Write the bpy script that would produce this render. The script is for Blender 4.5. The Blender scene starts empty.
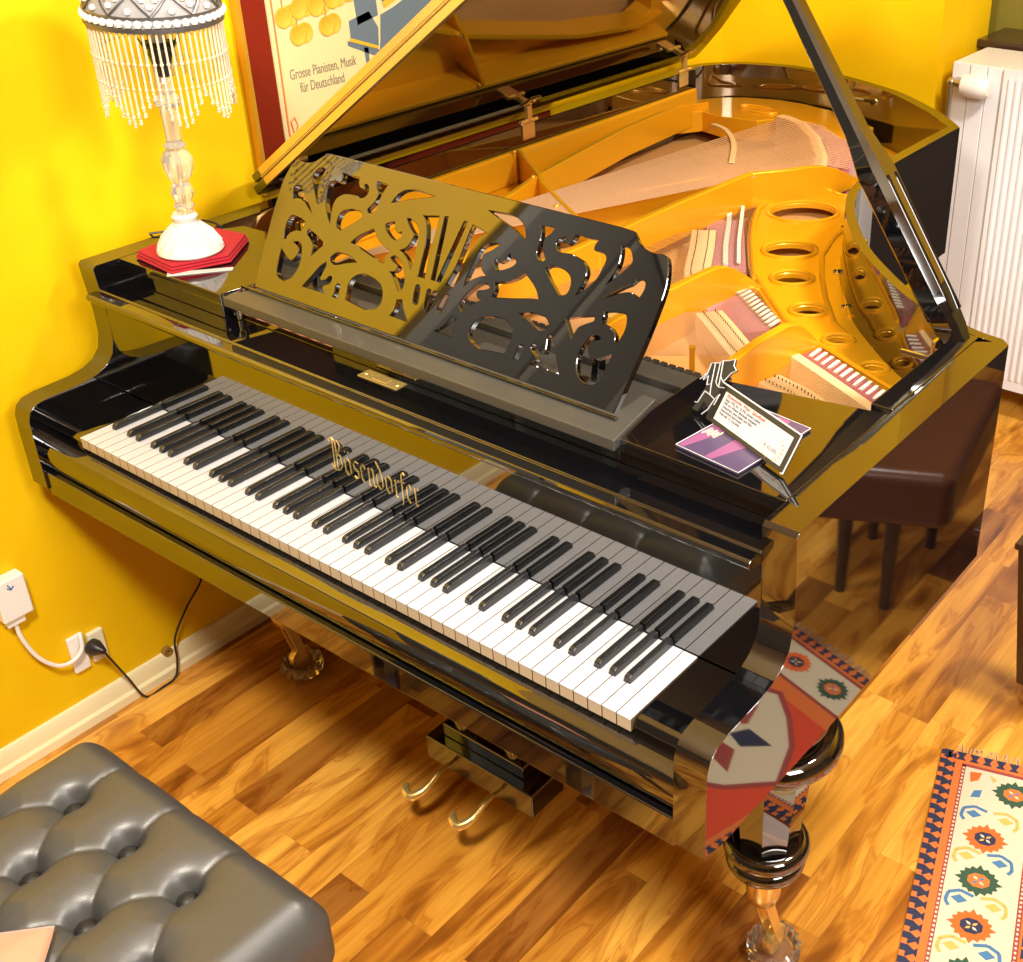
import bpy, bmesh, math, random
from mathutils import Vector, Matrix
random.seed(7)
sc = bpy.context.scene
COL = sc.collection
PI = math.pi
Z0 = 0.735            # height of the white key tops above the floor; shapes below are measured from there
DZ = Vector((0, 0, Z0))

# ------------------------------------------------------------------ materials
MATS = {}
def mat(name, col, rough=.5, metal=0., spec=None, ior=None, trans=0., coat=0., bump=None, sheen=0., emit=None, estr=0, coatr=.03):
    m = bpy.data.materials.new(name); m.use_nodes = True
    b = m.node_tree.nodes['Principled BSDF']
    b.inputs['Base Color'].default_value = (*col, 1)
    b.inputs['Roughness'].default_value = rough
    b.inputs['Metallic'].default_value = metal
    if ior: b.inputs['IOR'].default_value = ior
    if spec is not None: b.inputs['Specular IOR Level'].default_value = spec
    if trans: b.inputs['Transmission Weight'].default_value = trans
    if coat: b.inputs['Coat Weight'].default_value = coat; b.inputs['Coat Roughness'].default_value = coatr
    if sheen: b.inputs['Sheen Weight'].default_value = sheen
    if emit: b.inputs['Emission Color'].default_value = (*emit, 1); b.inputs['Emission Strength'].default_value = estr
    if bump:
        nt = m.node_tree
        tc = nt.nodes.new('ShaderNodeTexCoord'); no = nt.nodes.new('ShaderNodeTexNoise'); bp = nt.nodes.new('ShaderNodeBump')
        no.inputs['Scale'].default_value = bump[0]; bp.inputs['Strength'].default_value = bump[1]; bp.inputs['Distance'].default_value = bump[2]
        nt.links.new(tc.outputs['Object'], no.inputs['Vector']); nt.links.new(no.outputs['Fac'], bp.inputs['Height'])
        nt.links.new(bp.outputs['Normal'], b.inputs['Normal'])
    MATS[name] = m
    return m

def N(nt, t, **kw):
    n = nt.nodes.new(t)
    for k, v in kw.items():
        if k in n.inputs: n.inputs[k].default_value = v
        else: setattr(n, k, v)
    return n

lacquer = mat('black_lacquer', (.003, .003, .004), .03, ior=2.6)
ivory = mat('key_top_white', (.66, .66, .70), .22, coat=.2)
keyfront = mat('key_front_wood', (.58, .45, .30), .4)
ebony = mat('black_key', (.018, .018, .020), .26, ior=1.7)
gold = mat('gold_plate', (.78, .37, .008), .30, metal=.35, ior=1.5, coat=.30, coatr=.12, bump=(60, .12, .002))
brass = mat('brass', (.95, .70, .24), .24, metal=.75)
steel = mat('steel', (.75, .74, .72), .18, metal=1.)
tan = mat('soundboard_wood', (.58, .31, .10), .45, bump=(40, .1, .002))
bridgew = mat('bridge_maple', (.70, .49, .25), .4)
copper = mat('string_copper', (.80, .50, .26), .35, metal=.45)
stringm = mat('string_steel', (.62, .46, .28), .3, metal=.8)
felt = mat('red_felt', (.36, .035, .06), .95, sheen=.4)
pinkfelt = mat('pink_felt', (.42, .13, .15), .95, sheen=.4)
feltw = mat('white_felt', (.66, .58, .48), .95)
darkw = mat('dark_wood', (.05, .022, .012), .3, coat=.3)
satin = mat('black_satin', (.02, .02, .02), .4)
pinw = mat('pin_block', (.85, .36, .16), .45)
ceramic = mat('white_ceramic', (.74, .71, .69), .3, coat=.5, bump=(90, .5, .004))
glass = mat('clear_glass', (1, 1, 1), .05, trans=.80, ior=1.5)
bead = mat('glass_beads', (1, .93, .78), .08, trans=.55, ior=1.45)
pearl = mat('pearl_beads', (.92, .90, .86), .25, coat=.5)
pewter = mat('pewter_filigree', (.20, .19, .19), .35, metal=.8)
shadec = mat('shade_fabric', (.33, .32, .33), .8)
blackp = mat('black_plastic', (.02, .018, .018), .4)
redcloth = mat('red_cloth', (.42, .004, .018), .85, sheen=.05, bump=(120, .3, .002))
paper = mat('white_paper', (.62, .60, .60), .6)
cream = mat('poster_paper', (.74, .60, .30), .55)
framew = mat('mahogany_frame', (.20, .014, .004), .32, coat=.3)
goldp = mat('printed_gold', (.62, .40, .03), .5)
ribbonp = mat('printed_orange', (.80, .22, .05), .6)
greyp = mat('printed_grey', (.25, .20, .14), .6)
blueg = mat('printed_blue_grey', (.12, .16, .20), .6)
radw = mat('radiator_white', (.86, .86, .90), .3, coat=.2)
plast = mat('white_plastic', (.90, .88, .84), .35)
plastic_y = mat('ivory_plastic', (.86, .80, .58), .4)
inkblue = mat('blue_ink', (.03, .12, .35), .5)
duct = mat('duct_cream', (.88, .78, .48), .35)
blackcard = mat('black_card', (.035, .034, .028), .35)
textd = mat('text_dark', (.12, .12, .16), .7)
textr = mat('text_red', (.62, .10, .04), .7)
purple = mat('purple_print', (.075, .05, .105), .25, coat=.4)
pinkpr = mat('pink_print', (.24, .08, .18), .25, coat=.4)
skin = mat('peach_cloth', (.62, .26, .15), .8, sheen=.3)
sofaw = mat('brown_leather', (.10, .032, .016), .3, bump=(30, .2, .003))
olive = mat('olive_blind', (.22, .17, .012), .7)
# lamp socket etc

def wall_mat():
    m = mat('yellow_wall', (.90, .60, .01), .5, spec=.2)
    nt = m.node_tree; b = nt.nodes['Principled BSDF']
    tc = N(nt, 'ShaderNodeTexCoord'); no = N(nt, 'ShaderNodeTexNoise', Scale=3.0, Detail=6.0)
    r = N(nt, 'ShaderNodeValToRGB')
    r.color_ramp.elements[0].color = (.82, .49, .002, 1); r.color_ramp.elements[1].color = (.86, .56, .004, 1)
    r.color_ramp.elements[0].position = .35; r.color_ramp.elements[1].position = .7
    n2 = N(nt, 'ShaderNodeTexNoise', Scale=140.0, Detail=3.0); bp = N(nt, 'ShaderNodeBump', Strength=.12, Distance=.004)
    n3 = N(nt, 'ShaderNodeTexNoise', Scale=5.0, Detail=2.0); bp2 = N(nt, 'ShaderNodeBump', Strength=.25, Distance=.02)
    L = nt.links.new
    L(tc.outputs['Object'], no.inputs['Vector']); L(tc.outputs['Object'], n2.inputs['Vector']); L(tc.outputs['Object'], n3.inputs['Vector'])
    L(no.outputs['Fac'], r.inputs['Fac']); L(r.outputs['Color'], b.inputs['Base Color'])
    L(n3.outputs['Fac'], bp2.inputs['Height']); L(n2.outputs['Fac'], bp.inputs['Height'])
    L(bp2.outputs['Normal'], bp.inputs['Normal']); L(bp.outputs['Normal'], b.inputs['Normal'])
    return m
wallm = wall_mat()
ceilm = mat('ceiling_paint', (.80, .74, .55), .8)
roomm = mat('far_room_paint', (.20, .19, .14), .8)

def floor_mat():
    m = bpy.data.materials.new('parquet'); m.use_nodes = True
    nt = m.node_tree; b = nt.nodes['Principled BSDF']; L = nt.links.new
    tc = N(nt, 'ShaderNodeTexCoord'); sp = N(nt, 'ShaderNodeSeparateXYZ'); cb = N(nt, 'ShaderNodeCombineXYZ')
    L(tc.outputs['Object'], sp.inputs[0]); L(sp.outputs['Y'], cb.inputs['X']); L(sp.outputs['X'], cb.inputs['Y'])
    br = N(nt, 'ShaderNodeTexBrick', Scale=1.0)
    br.offset = .37; br.offset_frequency = 2; br.squash = .8; br.squash_frequency = 3
    br.inputs['Color1'].default_value = (0, 0, 0, 1); br.inputs['Color2'].default_value = (1, 1, 1, 1)
    br.inputs['Mortar'].default_value = (.35, .35, .35, 1)
    br.inputs['Mortar Size'].default_value = .0003; br.inputs['Brick Width'].default_value = .62; br.inputs['Row Height'].default_value = .078
    br.inputs['Bias'].default_value = 0.
    L(cb.outputs[0], br.inputs['Vector'])
    # grain coordinates: stretched along the plank, shifted per plank
    mp = N(nt, 'ShaderNodeMapping'); mp.inputs['Scale'].default_value = (8.0, 1.7, 1)
    ad = N(nt, 'ShaderNodeVectorMath', operation='MULTIPLY_ADD')
    ad.inputs[1].default_value = (7.3, 5.1, 3.7)
    L(br.outputs['Color'], ad.inputs[0]); L(tc.outputs['Object'], ad.inputs[2]); L(ad.outputs[0], mp.inputs['Vector'])
    n1 = N(nt, 'ShaderNodeTexNoise', Scale=1.0, Detail=3.0, Roughness=.45, Distortion=2.2)
    L(mp.outputs[0], n1.inputs['Vector'])
    mp2 = N(nt, 'ShaderNodeMapping'); mp2.inputs['Scale'].default_value = (90, 5, 1); L(ad.outputs[0], mp2.inputs['Vector'])
    n2 = N(nt, 'ShaderNodeTexNoise', Scale=1.0, Detail=4.0, Distortion=.6); L(mp2.outputs[0], n2.inputs['Vector'])
    # plank tone
    r1 = N(nt, 'ShaderNodeValToRGB'); e = r1.color_ramp.elements
    e[0].position = .0; e[0].color = (.22, .080, .014, 1); e[1].position = 1.; e[1].color = (.86, .46, .080, 1)
    for p_, c_ in ((.07, (.38, .150, .024, 1)), (.22, (.60, .265, .032, 1)), (.65, (.76, .365, .048, 1))):
        k = e.new(p_); k.color = c_
    L(br.outputs['Color'], r1.inputs['Fac'])
    # figure: dark flames
    r2 = N(nt, 'ShaderNodeValToRGB'); e = r2.color_ramp.elements
    e[0].position = .32; e[0].color = (.26, .13, .06, 1); e[1].position = .63; e[1].color = (1.05, 1.08, 1.1, 1)
    for p_, c_ in ((.47, (.84, .76, .68, 1)), (.498, (.66, .50, .36, 1)), (.525, (.95, .91, .87, 1))):
        k = e.new(p_); k.color = c_
    k = e.new(.42); k.color = (.58, .42, .30, 1)
    L(n1.outputs['Fac'], r2.inputs['Fac'])
    r3 = N(nt, 'ShaderNodeValToRGB'); e = r3.color_ramp.elements
    e[0].position = .3; e[0].color = (.86, .80, .75, 1); e[1].position = .62; e[1].color = (1.08, 1.05, 1.0, 1)
    L(n2.outputs['Fac'], r3.inputs['Fac'])
    m1 = N(nt, 'ShaderNodeMixRGB', blend_type='MULTIPLY', Fac=.85); m2 = N(nt, 'ShaderNodeMixRGB', blend_type='MULTIPLY', Fac=.9)
    L(r1.outputs[0], m1.inputs[1]); L(r2.outputs[0], m1.inputs[2]); L(m1.outputs[0], m2.inputs[1]); L(r3.outputs[0], m2.inputs[2])
    mm = N(nt, 'ShaderNodeMixRGB', blend_type='MIX'); mm.inputs[2].default_value = (.30, .13, .03, 1)
    L(br.outputs['Fac'], mm.inputs[0]); L(m2.outputs[0], mm.inputs[1]); L(mm.outputs[0], b.inputs['Base Color'])
    b.inputs['Roughness'].default_value = .27
    b.inputs['Coat Weight'].default_value = .25; b.inputs['Coat Roughness'].default_value = .12
    bp = N(nt, 'ShaderNodeBump', Strength=.06, Distance=.002); L(n2.outputs['Fac'], bp.inputs['Height']); L(bp.outputs[0], b.inputs['Normal'])
    return m
floorm = floor_mat()

def leather_mat():
    m = mat('black_leather', (.050, .048, .044), .43, ior=1.8)
    nt = m.node_tree; b = nt.nodes['Principled BSDF']
    tc = N(nt, 'ShaderNodeTexCoord'); v = N(nt, 'ShaderNodeTexVoronoi', Scale=420.0); bp = N(nt, 'ShaderNodeBump', Strength=.10, Distance=.001)
    nt.links.new(tc.outputs['Object'], v.inputs['Vector']); nt.links.new(v.outputs['Distance'], bp.inputs['Height']); nt.links.new(bp.outputs[0], b.inputs['Normal'])
    return m
leather = leather_mat()
tuft = mat('pit_shade_leather', (.012, .011, .010), .5)  # button leather blackened to stand in for shade in the pits

# ------------------------------------------------------------------ mesh helpers
def sm(pts, sub=5):
    P = [Vector(p) for p in pts]; out = []
    for i in range(len(P)-1):
        p0, p1, p2, p3 = P[max(i-1,0)], P[i], P[i+1], P[min(i+2,len(P)-1)]
        for k in range(sub):
            t = k/sub; out.append(.5*((2*p1)+(p2-p0)*t+(2*p0-5*p1+4*p2-p3)*t*t+(3*p1-p0-3*p2+p3)*t**3))
    return out+[P[-1]]
class MB:
    def __init__(s): s.v = []; s.f = []; s.m = []; s.sm = []
    def add(s, vs, fs, m=0):
        o = len(s.v); s.v += [Vector(v) for v in vs]
        for f in fs: s.f.append([o+i for i in f]); s.m.append(m)
        return s
    def box(s, x0, x1, y0, y1, z0, z1, m=0):
        return s.add([(x0,y0,z0),(x1,y0,z0),(x1,y1,z0),(x0,y1,z0),(x0,y0,z1),(x1,y0,z1),(x1,y1,z1),(x0,y1,z1)],
              [(3,2,1,0),(4,5,6,7),(0,1,5,4),(1,2,6,5),(2,3,7,6),(3,0,4,7)], m)
    def prism(s, pts, d, m=0):
        n = len(pts); d = Vector(d); P = [Vector(p) for p in pts]
        return s.add(P+[p+d for p in P], [tuple(range(n-1,-1,-1)), tuple(range(n,2*n))]+[(i,(i+1)%n,n+(i+1)%n,n+i) for i in range(n)], m)
    def poly(s, pts2, z0, z1, m=0):
        return s.prism([(x, y, z0) for x, y in pts2], (0, 0, z1-z0), m)
    def tube(s, pts, r, n=8, m=0, caps=True):
        P = [Vector(p) for p in pts]; rings = []
        R = r if isinstance(r, (list, tuple)) else [r]*len(P)
        up = None
        for i, p in enumerate(P):
            t = (P[min(i+1, len(P)-1)]-P[max(i-1, 0)]).normalized()
            if up is None:
                up = t.orthogonal().normalized()
            up = (up - t*up.dot(t)).normalized(); b = t.cross(up)
            rings.append([p+(up*math.cos(2*PI*k/n)+b*math.sin(2*PI*k/n))*R[i] for k in range(n)])
        vs = [v for g in rings for v in g]
        fs = [(i*n+k, i*n+(k+1)%n, (i+1)*n+(k+1)%n, (i+1)*n+k) for i in range(len(P)-1) for k in range(n)]
        if caps: fs += [tuple(range(n-1,-1,-1)), tuple((len(P)-1)*n+k for k in range(n))]
        return s.add(vs, fs, m)
    def lathe(s, prof, c, n=24, m=0, ax=None, rot=0):
        """prof: (radius, height) pairs; c base centre; ax axis direction"""
        c = Vector(c); a = Vector(ax or (0,0,1)).normalized()
        q = Vector((0,0,1)).rotation_difference(a)
        vs = []; fs = []
        for r, h in prof:
            for k in range(n):
                t = 2*PI*k/n+rot; vs.append(c+q@Vector((r*math.cos(t), r*math.sin(t), h)))
        for i in range(len(prof)-1):
            for k in range(n): fs.append((i*n+k, i*n+(k+1)%n, (i+1)*n+(k+1)%n, (i+1)*n+k))
        fs.append(tuple(range(n-1,-1,-1))); fs.append(tuple((len(prof)-1)*n+k for k in range(n)))
        return s.add(vs, fs, m)
    def ball(s, c, r, n=10, m=0):
        k = max(4, n//2)
        return s.lathe([(max(r*math.sin(PI*i/k), 1e-5), -r*math.cos(PI*i/k)) for i in range(k+1)], c, n, m)
    def ring(s, pts, r, n=6, m=0):
        P = [Vector(p) for p in pts]; L = len(P); rings = []
        for i, p in enumerate(P):
            t = (P[(i+1) % L]-P[i-1]).normalized(); up = Vector((0,0,1)); up = (up-t*up.dot(t)).normalized(); b = t.cross(up)
            rings += [p+(up*math.cos(2*PI*k/n)+b*math.sin(2*PI*k/n))*r for k in range(n)]
        return s.add(rings, [(i*n+k, i*n+(k+1)%n, ((i+1)%L)*n+(k+1)%n, ((i+1)%L)*n+k) for i in range(L) for k in range(n)], m)
    def build(s, name, mats, parent=None, bevel=0, smooth=True, label=None, z=Z0, origin=None, ang=35, seg=2, weld=False):
        if not isinstance(mats, (list, tuple)): mats = [mats]
        vs = [v+Vector((0,0,z)) for v in s.v]
        lo = Vector([min(v[i] for v in vs) for i in range(3)]); hi = Vector([max(v[i] for v in vs) for i in range(3)])
        o = Vector(origin) if origin else Vector(((lo.x+hi.x)/2, (lo.y+hi.y)/2, lo.z))
        me = bpy.data.meshes.new(name); me.from_pydata([v-o for v in vs], [], s.f)
        for m in mats: me.materials.append(m)
        for p, k in zip(me.polygons, s.m): p.material_index = k
        bm = bmesh.new(); bm.from_mesh(me)
        if weld: bmesh.ops.remove_doubles(bm, verts=bm.verts, dist=1e-5)
        bmesh.ops.recalc_face_normals(bm, faces=bm.faces); bm.to_mesh(me); bm.free()
        if smooth:
            me.shade_smooth(); me.set_sharp_from_angle(angle=math.radians(ang))
        ob = bpy.data.objects.new(name, me); COL.objects.link(ob)
        place(ob, o, parent)
        if bevel:
            b = ob.modifiers.new('bevel', 'BEVEL'); b.width = bevel; b.segments = seg; b.limit_method = 'ANGLE'; b.angle_limit = math.radians(30)
            b.harden_normals = True
        if label: ob['label'] = label
        return ob
def wloc(o):
    l = o.location.copy(); p = o.parent
    while p: l += p.location; p = p.parent
    return l
def place(ob, o, parent):
    if parent: ob.parent = parent; ob.location = Vector(o)-wloc(parent)
    else: ob.location = Vector(o)
def thing(name, label, cat, loc, group=None):
    o = bpy.data.objects.new(name, None); COL.objects.link(o); o.location = loc; o.empty_display_size = .1
    return tag(o, label, cat, group)
def tag(o, label, cat, group=None, kind=None):
    o['label'] = label; o['category'] = cat
    if group: o['group'] = group
    if kind: o['kind'] = kind
    return o
def struct(o): o['kind'] = 'structure'; return o
def copy_to(ob, delta, parent, name=None):
    c = ob.copy(); COL.objects.link(c); c.parent = parent; c.location = ob.location+Vector(delta)
    for ch in list(ob.children):
        d = ch.copy(); COL.objects.link(d); d.parent = c; d.location = ch.location
    return c
def smooth_loop(pts, sub=5):
    """closed Catmull-Rom through pts, (x,y,corner)"""
    n = len(pts); out = []
    for i in range(n):
        p0, p1, p2, p3 = pts[i-1], pts[i], pts[(i+1) % n], pts[(i+2) % n]
        a = Vector((p1[0], p1[1])); b = Vector((p2[0], p2[1]))
        z = Vector((p0[0], p0[1])); y = Vector((p3[0], p3[1]))
        t1 = (b-z)*.5 if not p1[2] else (b-a)*.8
        t2 = (y-a)*.5 if not p2[2] else (b-a)*.8
        lm = (b-a).length
        if t1.length > 1.2*lm: t1 = t1.normalized()*1.2*lm
        if t2.length > 1.2*lm: t2 = t2.normalized()*1.2*lm
        for k in range(sub):
            t = k/sub
            out.append(a*(2*t**3-3*t*t+1)+t1*(t**3-2*t*t+t)+b*(-2*t**3+3*t*t)+t2*(t**3-t*t))
    return out
def curve_plate(name, loops, depth, material, matrix, parent, bevel=0., label=None):
    """flat plate with holes: first loop outline, others holes; local XY plane, extruded +-depth/2; matrix maps to key frame"""
    cu = bpy.data.curves.new(name, 'CURVE'); cu.dimensions = '2D'; cu.fill_mode = 'BOTH'
    cu.extrude = depth/2-bevel; cu.bevel_depth = bevel; cu.bevel_resolution = 0
    for lp in loops:
        sp = cu.splines.new('POLY'); sp.points.add(len(lp)-1)
        for p, q in zip(sp.points, lp): p.co = (q[0], q[1], 0, 1)
        sp.use_cyclic_u = True
    tmp = bpy.data.objects.new('tmp', cu); COL.objects.link(tmp)
    dg = bpy.context.evaluated_depsgraph_get()
    me = bpy.data.meshes.new_from_object(tmp.evaluated_get(dg)); bpy.data.objects.remove(tmp); bpy.data.curves.remove(cu)
    me.name = name
    M = Matrix.Translation(DZ) @ matrix
    me.transform(M)
    co = [v.co for v in me.vertices]
    lo = Vector([min(v[i] for v in co) for i in range(3)]); hi = Vector([max(v[i] for v in co) for i in range(3)])
    o = Vector(((lo.x+hi.x)/2, (lo.y+hi.y)/2, lo.z)); me.transform(Matrix.Translation(-o))
    me.materials.clear(); me.materials.append(material)
    bm = bmesh.new(); bm.from_mesh(me); bmesh.ops.remove_doubles(bm, verts=bm.verts, dist=1e-5); bmesh.ops.recalc_face_normals(bm, faces=bm.faces); bm.to_mesh(me); bm.free()
    me.shade_smooth(); me.set_sharp_from_angle(angle=math.radians(24))
    ob = bpy.data.objects.new(name, me); COL.objects.link(ob); place(ob, o, parent)
    if label: ob['label'] = label
    return ob
def text_mesh(name, txt, size, M, material, parent, extrude=.0003, align='LEFT', label=None, sx=1., bold=0.):
    cu = bpy.data.curves.new(name, 'FONT'); cu.body = txt; cu.size = size; cu.extrude = extrude; cu.align_x = align; cu.offset = bold
    tmp = bpy.data.objects.new('tmp', cu); COL.objects.link(tmp)
    dg = bpy.context.evaluated_depsgraph_get()
    me = bpy.data.meshes.new_from_object(tmp.evaluated_get(dg)); bpy.data.objects.remove(tmp); bpy.data.curves.remove(cu)
    me.transform(Matrix.Translation(DZ) @ M @ Matrix.Diagonal((sx, 1, 1, 1)))
    co = [v.co for v in me.vertices]
    o = sum(co, Vector())/len(co); me.transform(Matrix.Translation(-o)); me.materials.clear(); me.materials.append(material)
    me.name = name
    ob = bpy.data.objects.new(name, me); COL.objects.link(ob); place(ob, o, parent)
    if label: ob['label'] = label
    return ob
def frame(o, x, y):
    """matrix with local X->x, Y->y at origin o"""
    x = Vector(x).normalized(); y = Vector(y).normalized(); z = x.cross(y)
    M = Matrix((x, y, z)).transposed().to_4x4(); M.translation = Vector(o); return M

# ================================================================== SETTING
FZ = -Z0
XW = -.19; YB = 2.34; XC = .53
struct(MB().box(-1.2, 4.6, -3.6, 5.6, FZ-.05, FZ).build('floor', floorm, smooth=False, origin=(0,0,0)))
struct(MB().box(XW-.15, XW, -1.30, YB+.15, FZ, 1.95).build('wall_left', wallm, smooth=False))
struct(MB().box(XW, XC, YB, YB+.15, FZ, 1.95).build('wall_back', wallm, smooth=False, origin=(0,YB,0)))
struct(MB().box(XC-.15, XC, YB+.15, 2.68, FZ, 1.95).build('wall_return', wallm, smooth=False))
struct(MB().box(XC-.15, 4.6, 2.81, 2.95, FZ, .80).build('window_1', olive, smooth=False))
struct(MB().box(XC-.15, 4.6, 2.80, 2.95, .8005, 1.95).build('wall_above_window', wallm, smooth=False))
struct(MB().box(XC-.15, 4.6, 2.68, 2.80, FZ, .30).build('wall_under_window', mat('dark_reflected_wall', (.045, .032, .026), .6), smooth=False))  # unseen wall, coloured dark only to darken the reflection in the tail
struct(MB().box(4.45, 4.6, -3.6, 3.45, FZ, 1.95).build('wall_right', roomm, smooth=False))
struct(MB().box(-1.2, 4.6, -3.75, -3.6, FZ, 1.95).build('wall_front', roomm, smooth=False))
struct(MB().box(-1.3, -1.15, -3.6, -1.2, FZ, 1.95).build('wall_beyond_opening', roomm, smooth=False))
struct(MB().box(-1.3, 4.6, -3.75, 3.6, 1.95, 2.0).build('ceiling', ceilm, smooth=False))
struct(MB().box(XC+.001, 4.4, 2.60, 2.809, .302, .325).build('trim_1', darkw, bevel=.003))
dark_panelm = mat('grey_reflected_panel', (.075, .072, .058), .5); panel_framem = mat('grey_panel_frame', (.16, .15, .12), .5)
w2 = MB().box(XW+.001, XW+.012, -1.24, -.49, .06, 1.60).build('added_dark_panel', dark_panelm, smooth=False); struct(w2)  # unseen panel, added so the music desk reflects something dark
b = MB(); b.box(XW+.001,XW+.030,-.49,-.44,.0,1.66); b.box(XW+.001,XW+.030,-1.30,-1.24,.0,1.66); b.box(XW+.001,XW+.034,-1.24,-.49,.0,.06); b.box(XW+.001,XW+.030,-1.24,-.49,1.60,1.66); b.box(XW+.0125,XW+.028,-.88,-.85,.06,1.60)
struct(b.build('added_panel_frame', panel_framem, bevel=.003))  # frame around the added panel
# skirting with a rounded cable duct along the left wall
b = MB(); b.prism([(XW,-1.3,FZ),(XW+.018,-1.3,FZ),(XW+.018,-1.3,FZ+.020),(XW+.011,-1.3,FZ+.025),(XW+.011,-1.3,FZ+.050),(XW+.006,-1.3,FZ+.060),(XW,-1.3,FZ+.062)], (0, YB+1.3, 0))
struct(b.build('baseboard_left', duct))
b = MB(); b.prism([(XW,YB,FZ),(XW,YB-.014,FZ),(XW,YB-.014,FZ+.05),(XW,YB,FZ+.06)], (XC-XW, 0, 0))
struct(b.build('baseboard_back', duct))

# ================================================================== GRAND PIANO
piano = thing('grand_piano', 'black lacquered antique grand piano with raised lid and gold iron plate', 'grand piano', (.61, .8, 0))
XL, XR = -.14, 1.365; RT = .255; TH = .048
outer = [(XR,.27),(XR,.79),(1.350,.806),(1.30,.815),(1.235,.845),(1.163,.89),(1.08,.959),(.984,1.056),(.889,1.188),(.835,1.29),(.812,1.36),(.797,1.44),(.792,1.52),(.788,1.70),(.786,1.90),(.788,1.915),(.743,1.966),(.663,2.042),(.525,2.145),(.421,2.195),(.276,2.245),(.180,2.262),(.095,2.262),(-.02,2.225),(-.087,2.175),(-.125,2.12),(XL,2.06),(XL,.27)]
def offset(poly, d, closed=False):
    out = []; n = len(poly)
    for i in range(n):
        p = Vector(poly[i]); a = Vector(poly[max(i-1,0)]); c = Vector(poly[min(i+1,n-1)])
        t1 = (p-a).normalized() if i > 0 else (c-p).normalized(); t2 = (c-p).normalized() if i < n-1 else t1
        nr = Vector((-t1.y, t1.x))+Vector((-t2.y, t2.x)); nr.normalize()
        k = d/max(.5, nr.dot(Vector((-t1.y, t1.x)))); out.append((p.x+nr.x*k, p.y+nr.y*k))
    return out
# refine outer path with Catmull-Rom in the curved part
def refine(poly, sub=4):
    out = []
    for i in range(len(poly)-1):
        p0 = Vector(poly[max(i-1,0)]); p1 = Vector(poly[i]); p2 = Vector(poly[i+1]); p3 = Vector(poly[min(i+2,len(poly)-1)])
        for k in range(sub):
            t = k/sub
            if (p2-p1).length > .4: q = p1.lerp(p2, t)
            else: q = .5*((2*p1)+(-p0+p2)*t+(2*p0-5*p1+4*p2-p3)*t*t+(-p0+3*p1-3*p2+p3)*t**3) if (p1-p0).length < .4 and (p3-p2).length < .4 else p1.lerp(p2, t)
            out.append((q.x, q.y))
    out.append(tuple(poly[-1])); return out
i1 = outer.index((.786,1.90)); i2 = len(outer)-1
op = outer[:2]+refine(outer[2:i1])[:-1]+[outer[i1-1], outer[i1]]+refine(outer[i1+1:i2])[:-1]+outer[i2-1:]
ws = [TH, TH]+[.020 if (p[1] < 1.45 and p[0] > .5) else (.027 if p[0] > .77 else .030) for p in op[2:-2]]+[TH, TH]
def offset_var(poly, ws):
    a = offset(poly, 1.0); return [(p[0]+(q[0]-p[0])*w, p[1]+(q[1]-p[1])*w) for p, q, w in zip(poly, a, ws)]
ip = offset_var(op, ws)
def zb(y): return -.142 if y < .83 else -.142+(y-.83)*.066
prof = [(.268,RT),(.150,RT),(.144,.249),(.148,.20),(.151,.15),(.150,.11),(.143,.083),(.128,.066),(.105,.055),(.075,.050),(.04,.049),(.005,.048),(-.018,.044),(-.031,.034),(-.037,.018),(-.038,-.01),(-.038,-.122),(.0,-.130),(.268,-.142)]
b = MB(); n = len(op); vs = []
op[0] = (XR, .268); op[-1] = (XL, .268); ip[0] = (XR-TH, .268); ip[-1] = (XL+TH, .268)
for (x, y), (x2, y2) in zip(op, ip):
    vs += [(x, y, zb(y)), (x, y, RT), (x2, y2, RT), (x2, y2, zb(y))]
fs = []
for i in range(n-1):
    for k in range(4): fs.append((i*4+k, (i+1)*4+k, (i+1)*4+(k+1)%4, i*4+(k+1)%4))
b.add(vs, fs)
for x0, x1 in ((XR, XR-TH), (XL, XL+TH)):
    m_ = len(prof)
    pv = [(x0, y, z) for y, z in prof]+[(x1, y, z) for y, z in prof]
    b.add(pv, [tuple(range(m_)), tuple(range(2*m_-1, m_-1, -1))]+[(i, i+1, m_+i+1, m_+i) for i in range(m_-1)])
b.build('case_rim', lacquer, piano, bevel=.0025, ang=28, weld=True)
# keybed, slip
XA0, XA1 = XL+.0485, XR-.0485
MB().box(XA0, XA1, -.034, .34, -.135, -.088).build('keybed', lacquer, piano, bevel=.0025)
b = MB(); b.prism([(XA0, y, z) for y, z in [(.012,-.086),(-.022,-.086),(-.0275,-.078),(-.029,-.062),(-.028,-.046),(-.023,-.034),(-.014,-.029),(.012,-.029)]], (XA1-XA0,0,0))
b.build('key_slip', lacquer, piano, bevel=.001, ang=40)
for x0, x1 in ((XA0, -.0015), (1.2265, XA1)):
    b = MB(); b.prism([(x0, y, z) for y, z in [(.149,-.06),(.004,-.06),(.0035,-.012),(.010,-.002),(.02,0.0),(.149,0.0)]], (x1-x0,0,0))
    b.build('cheek_block', lacquer, piano, bevel=.002)
MB().box(XA0, XA1, .013, .30, -.087, -.0295).build('key_frame', satin, piano)
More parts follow.
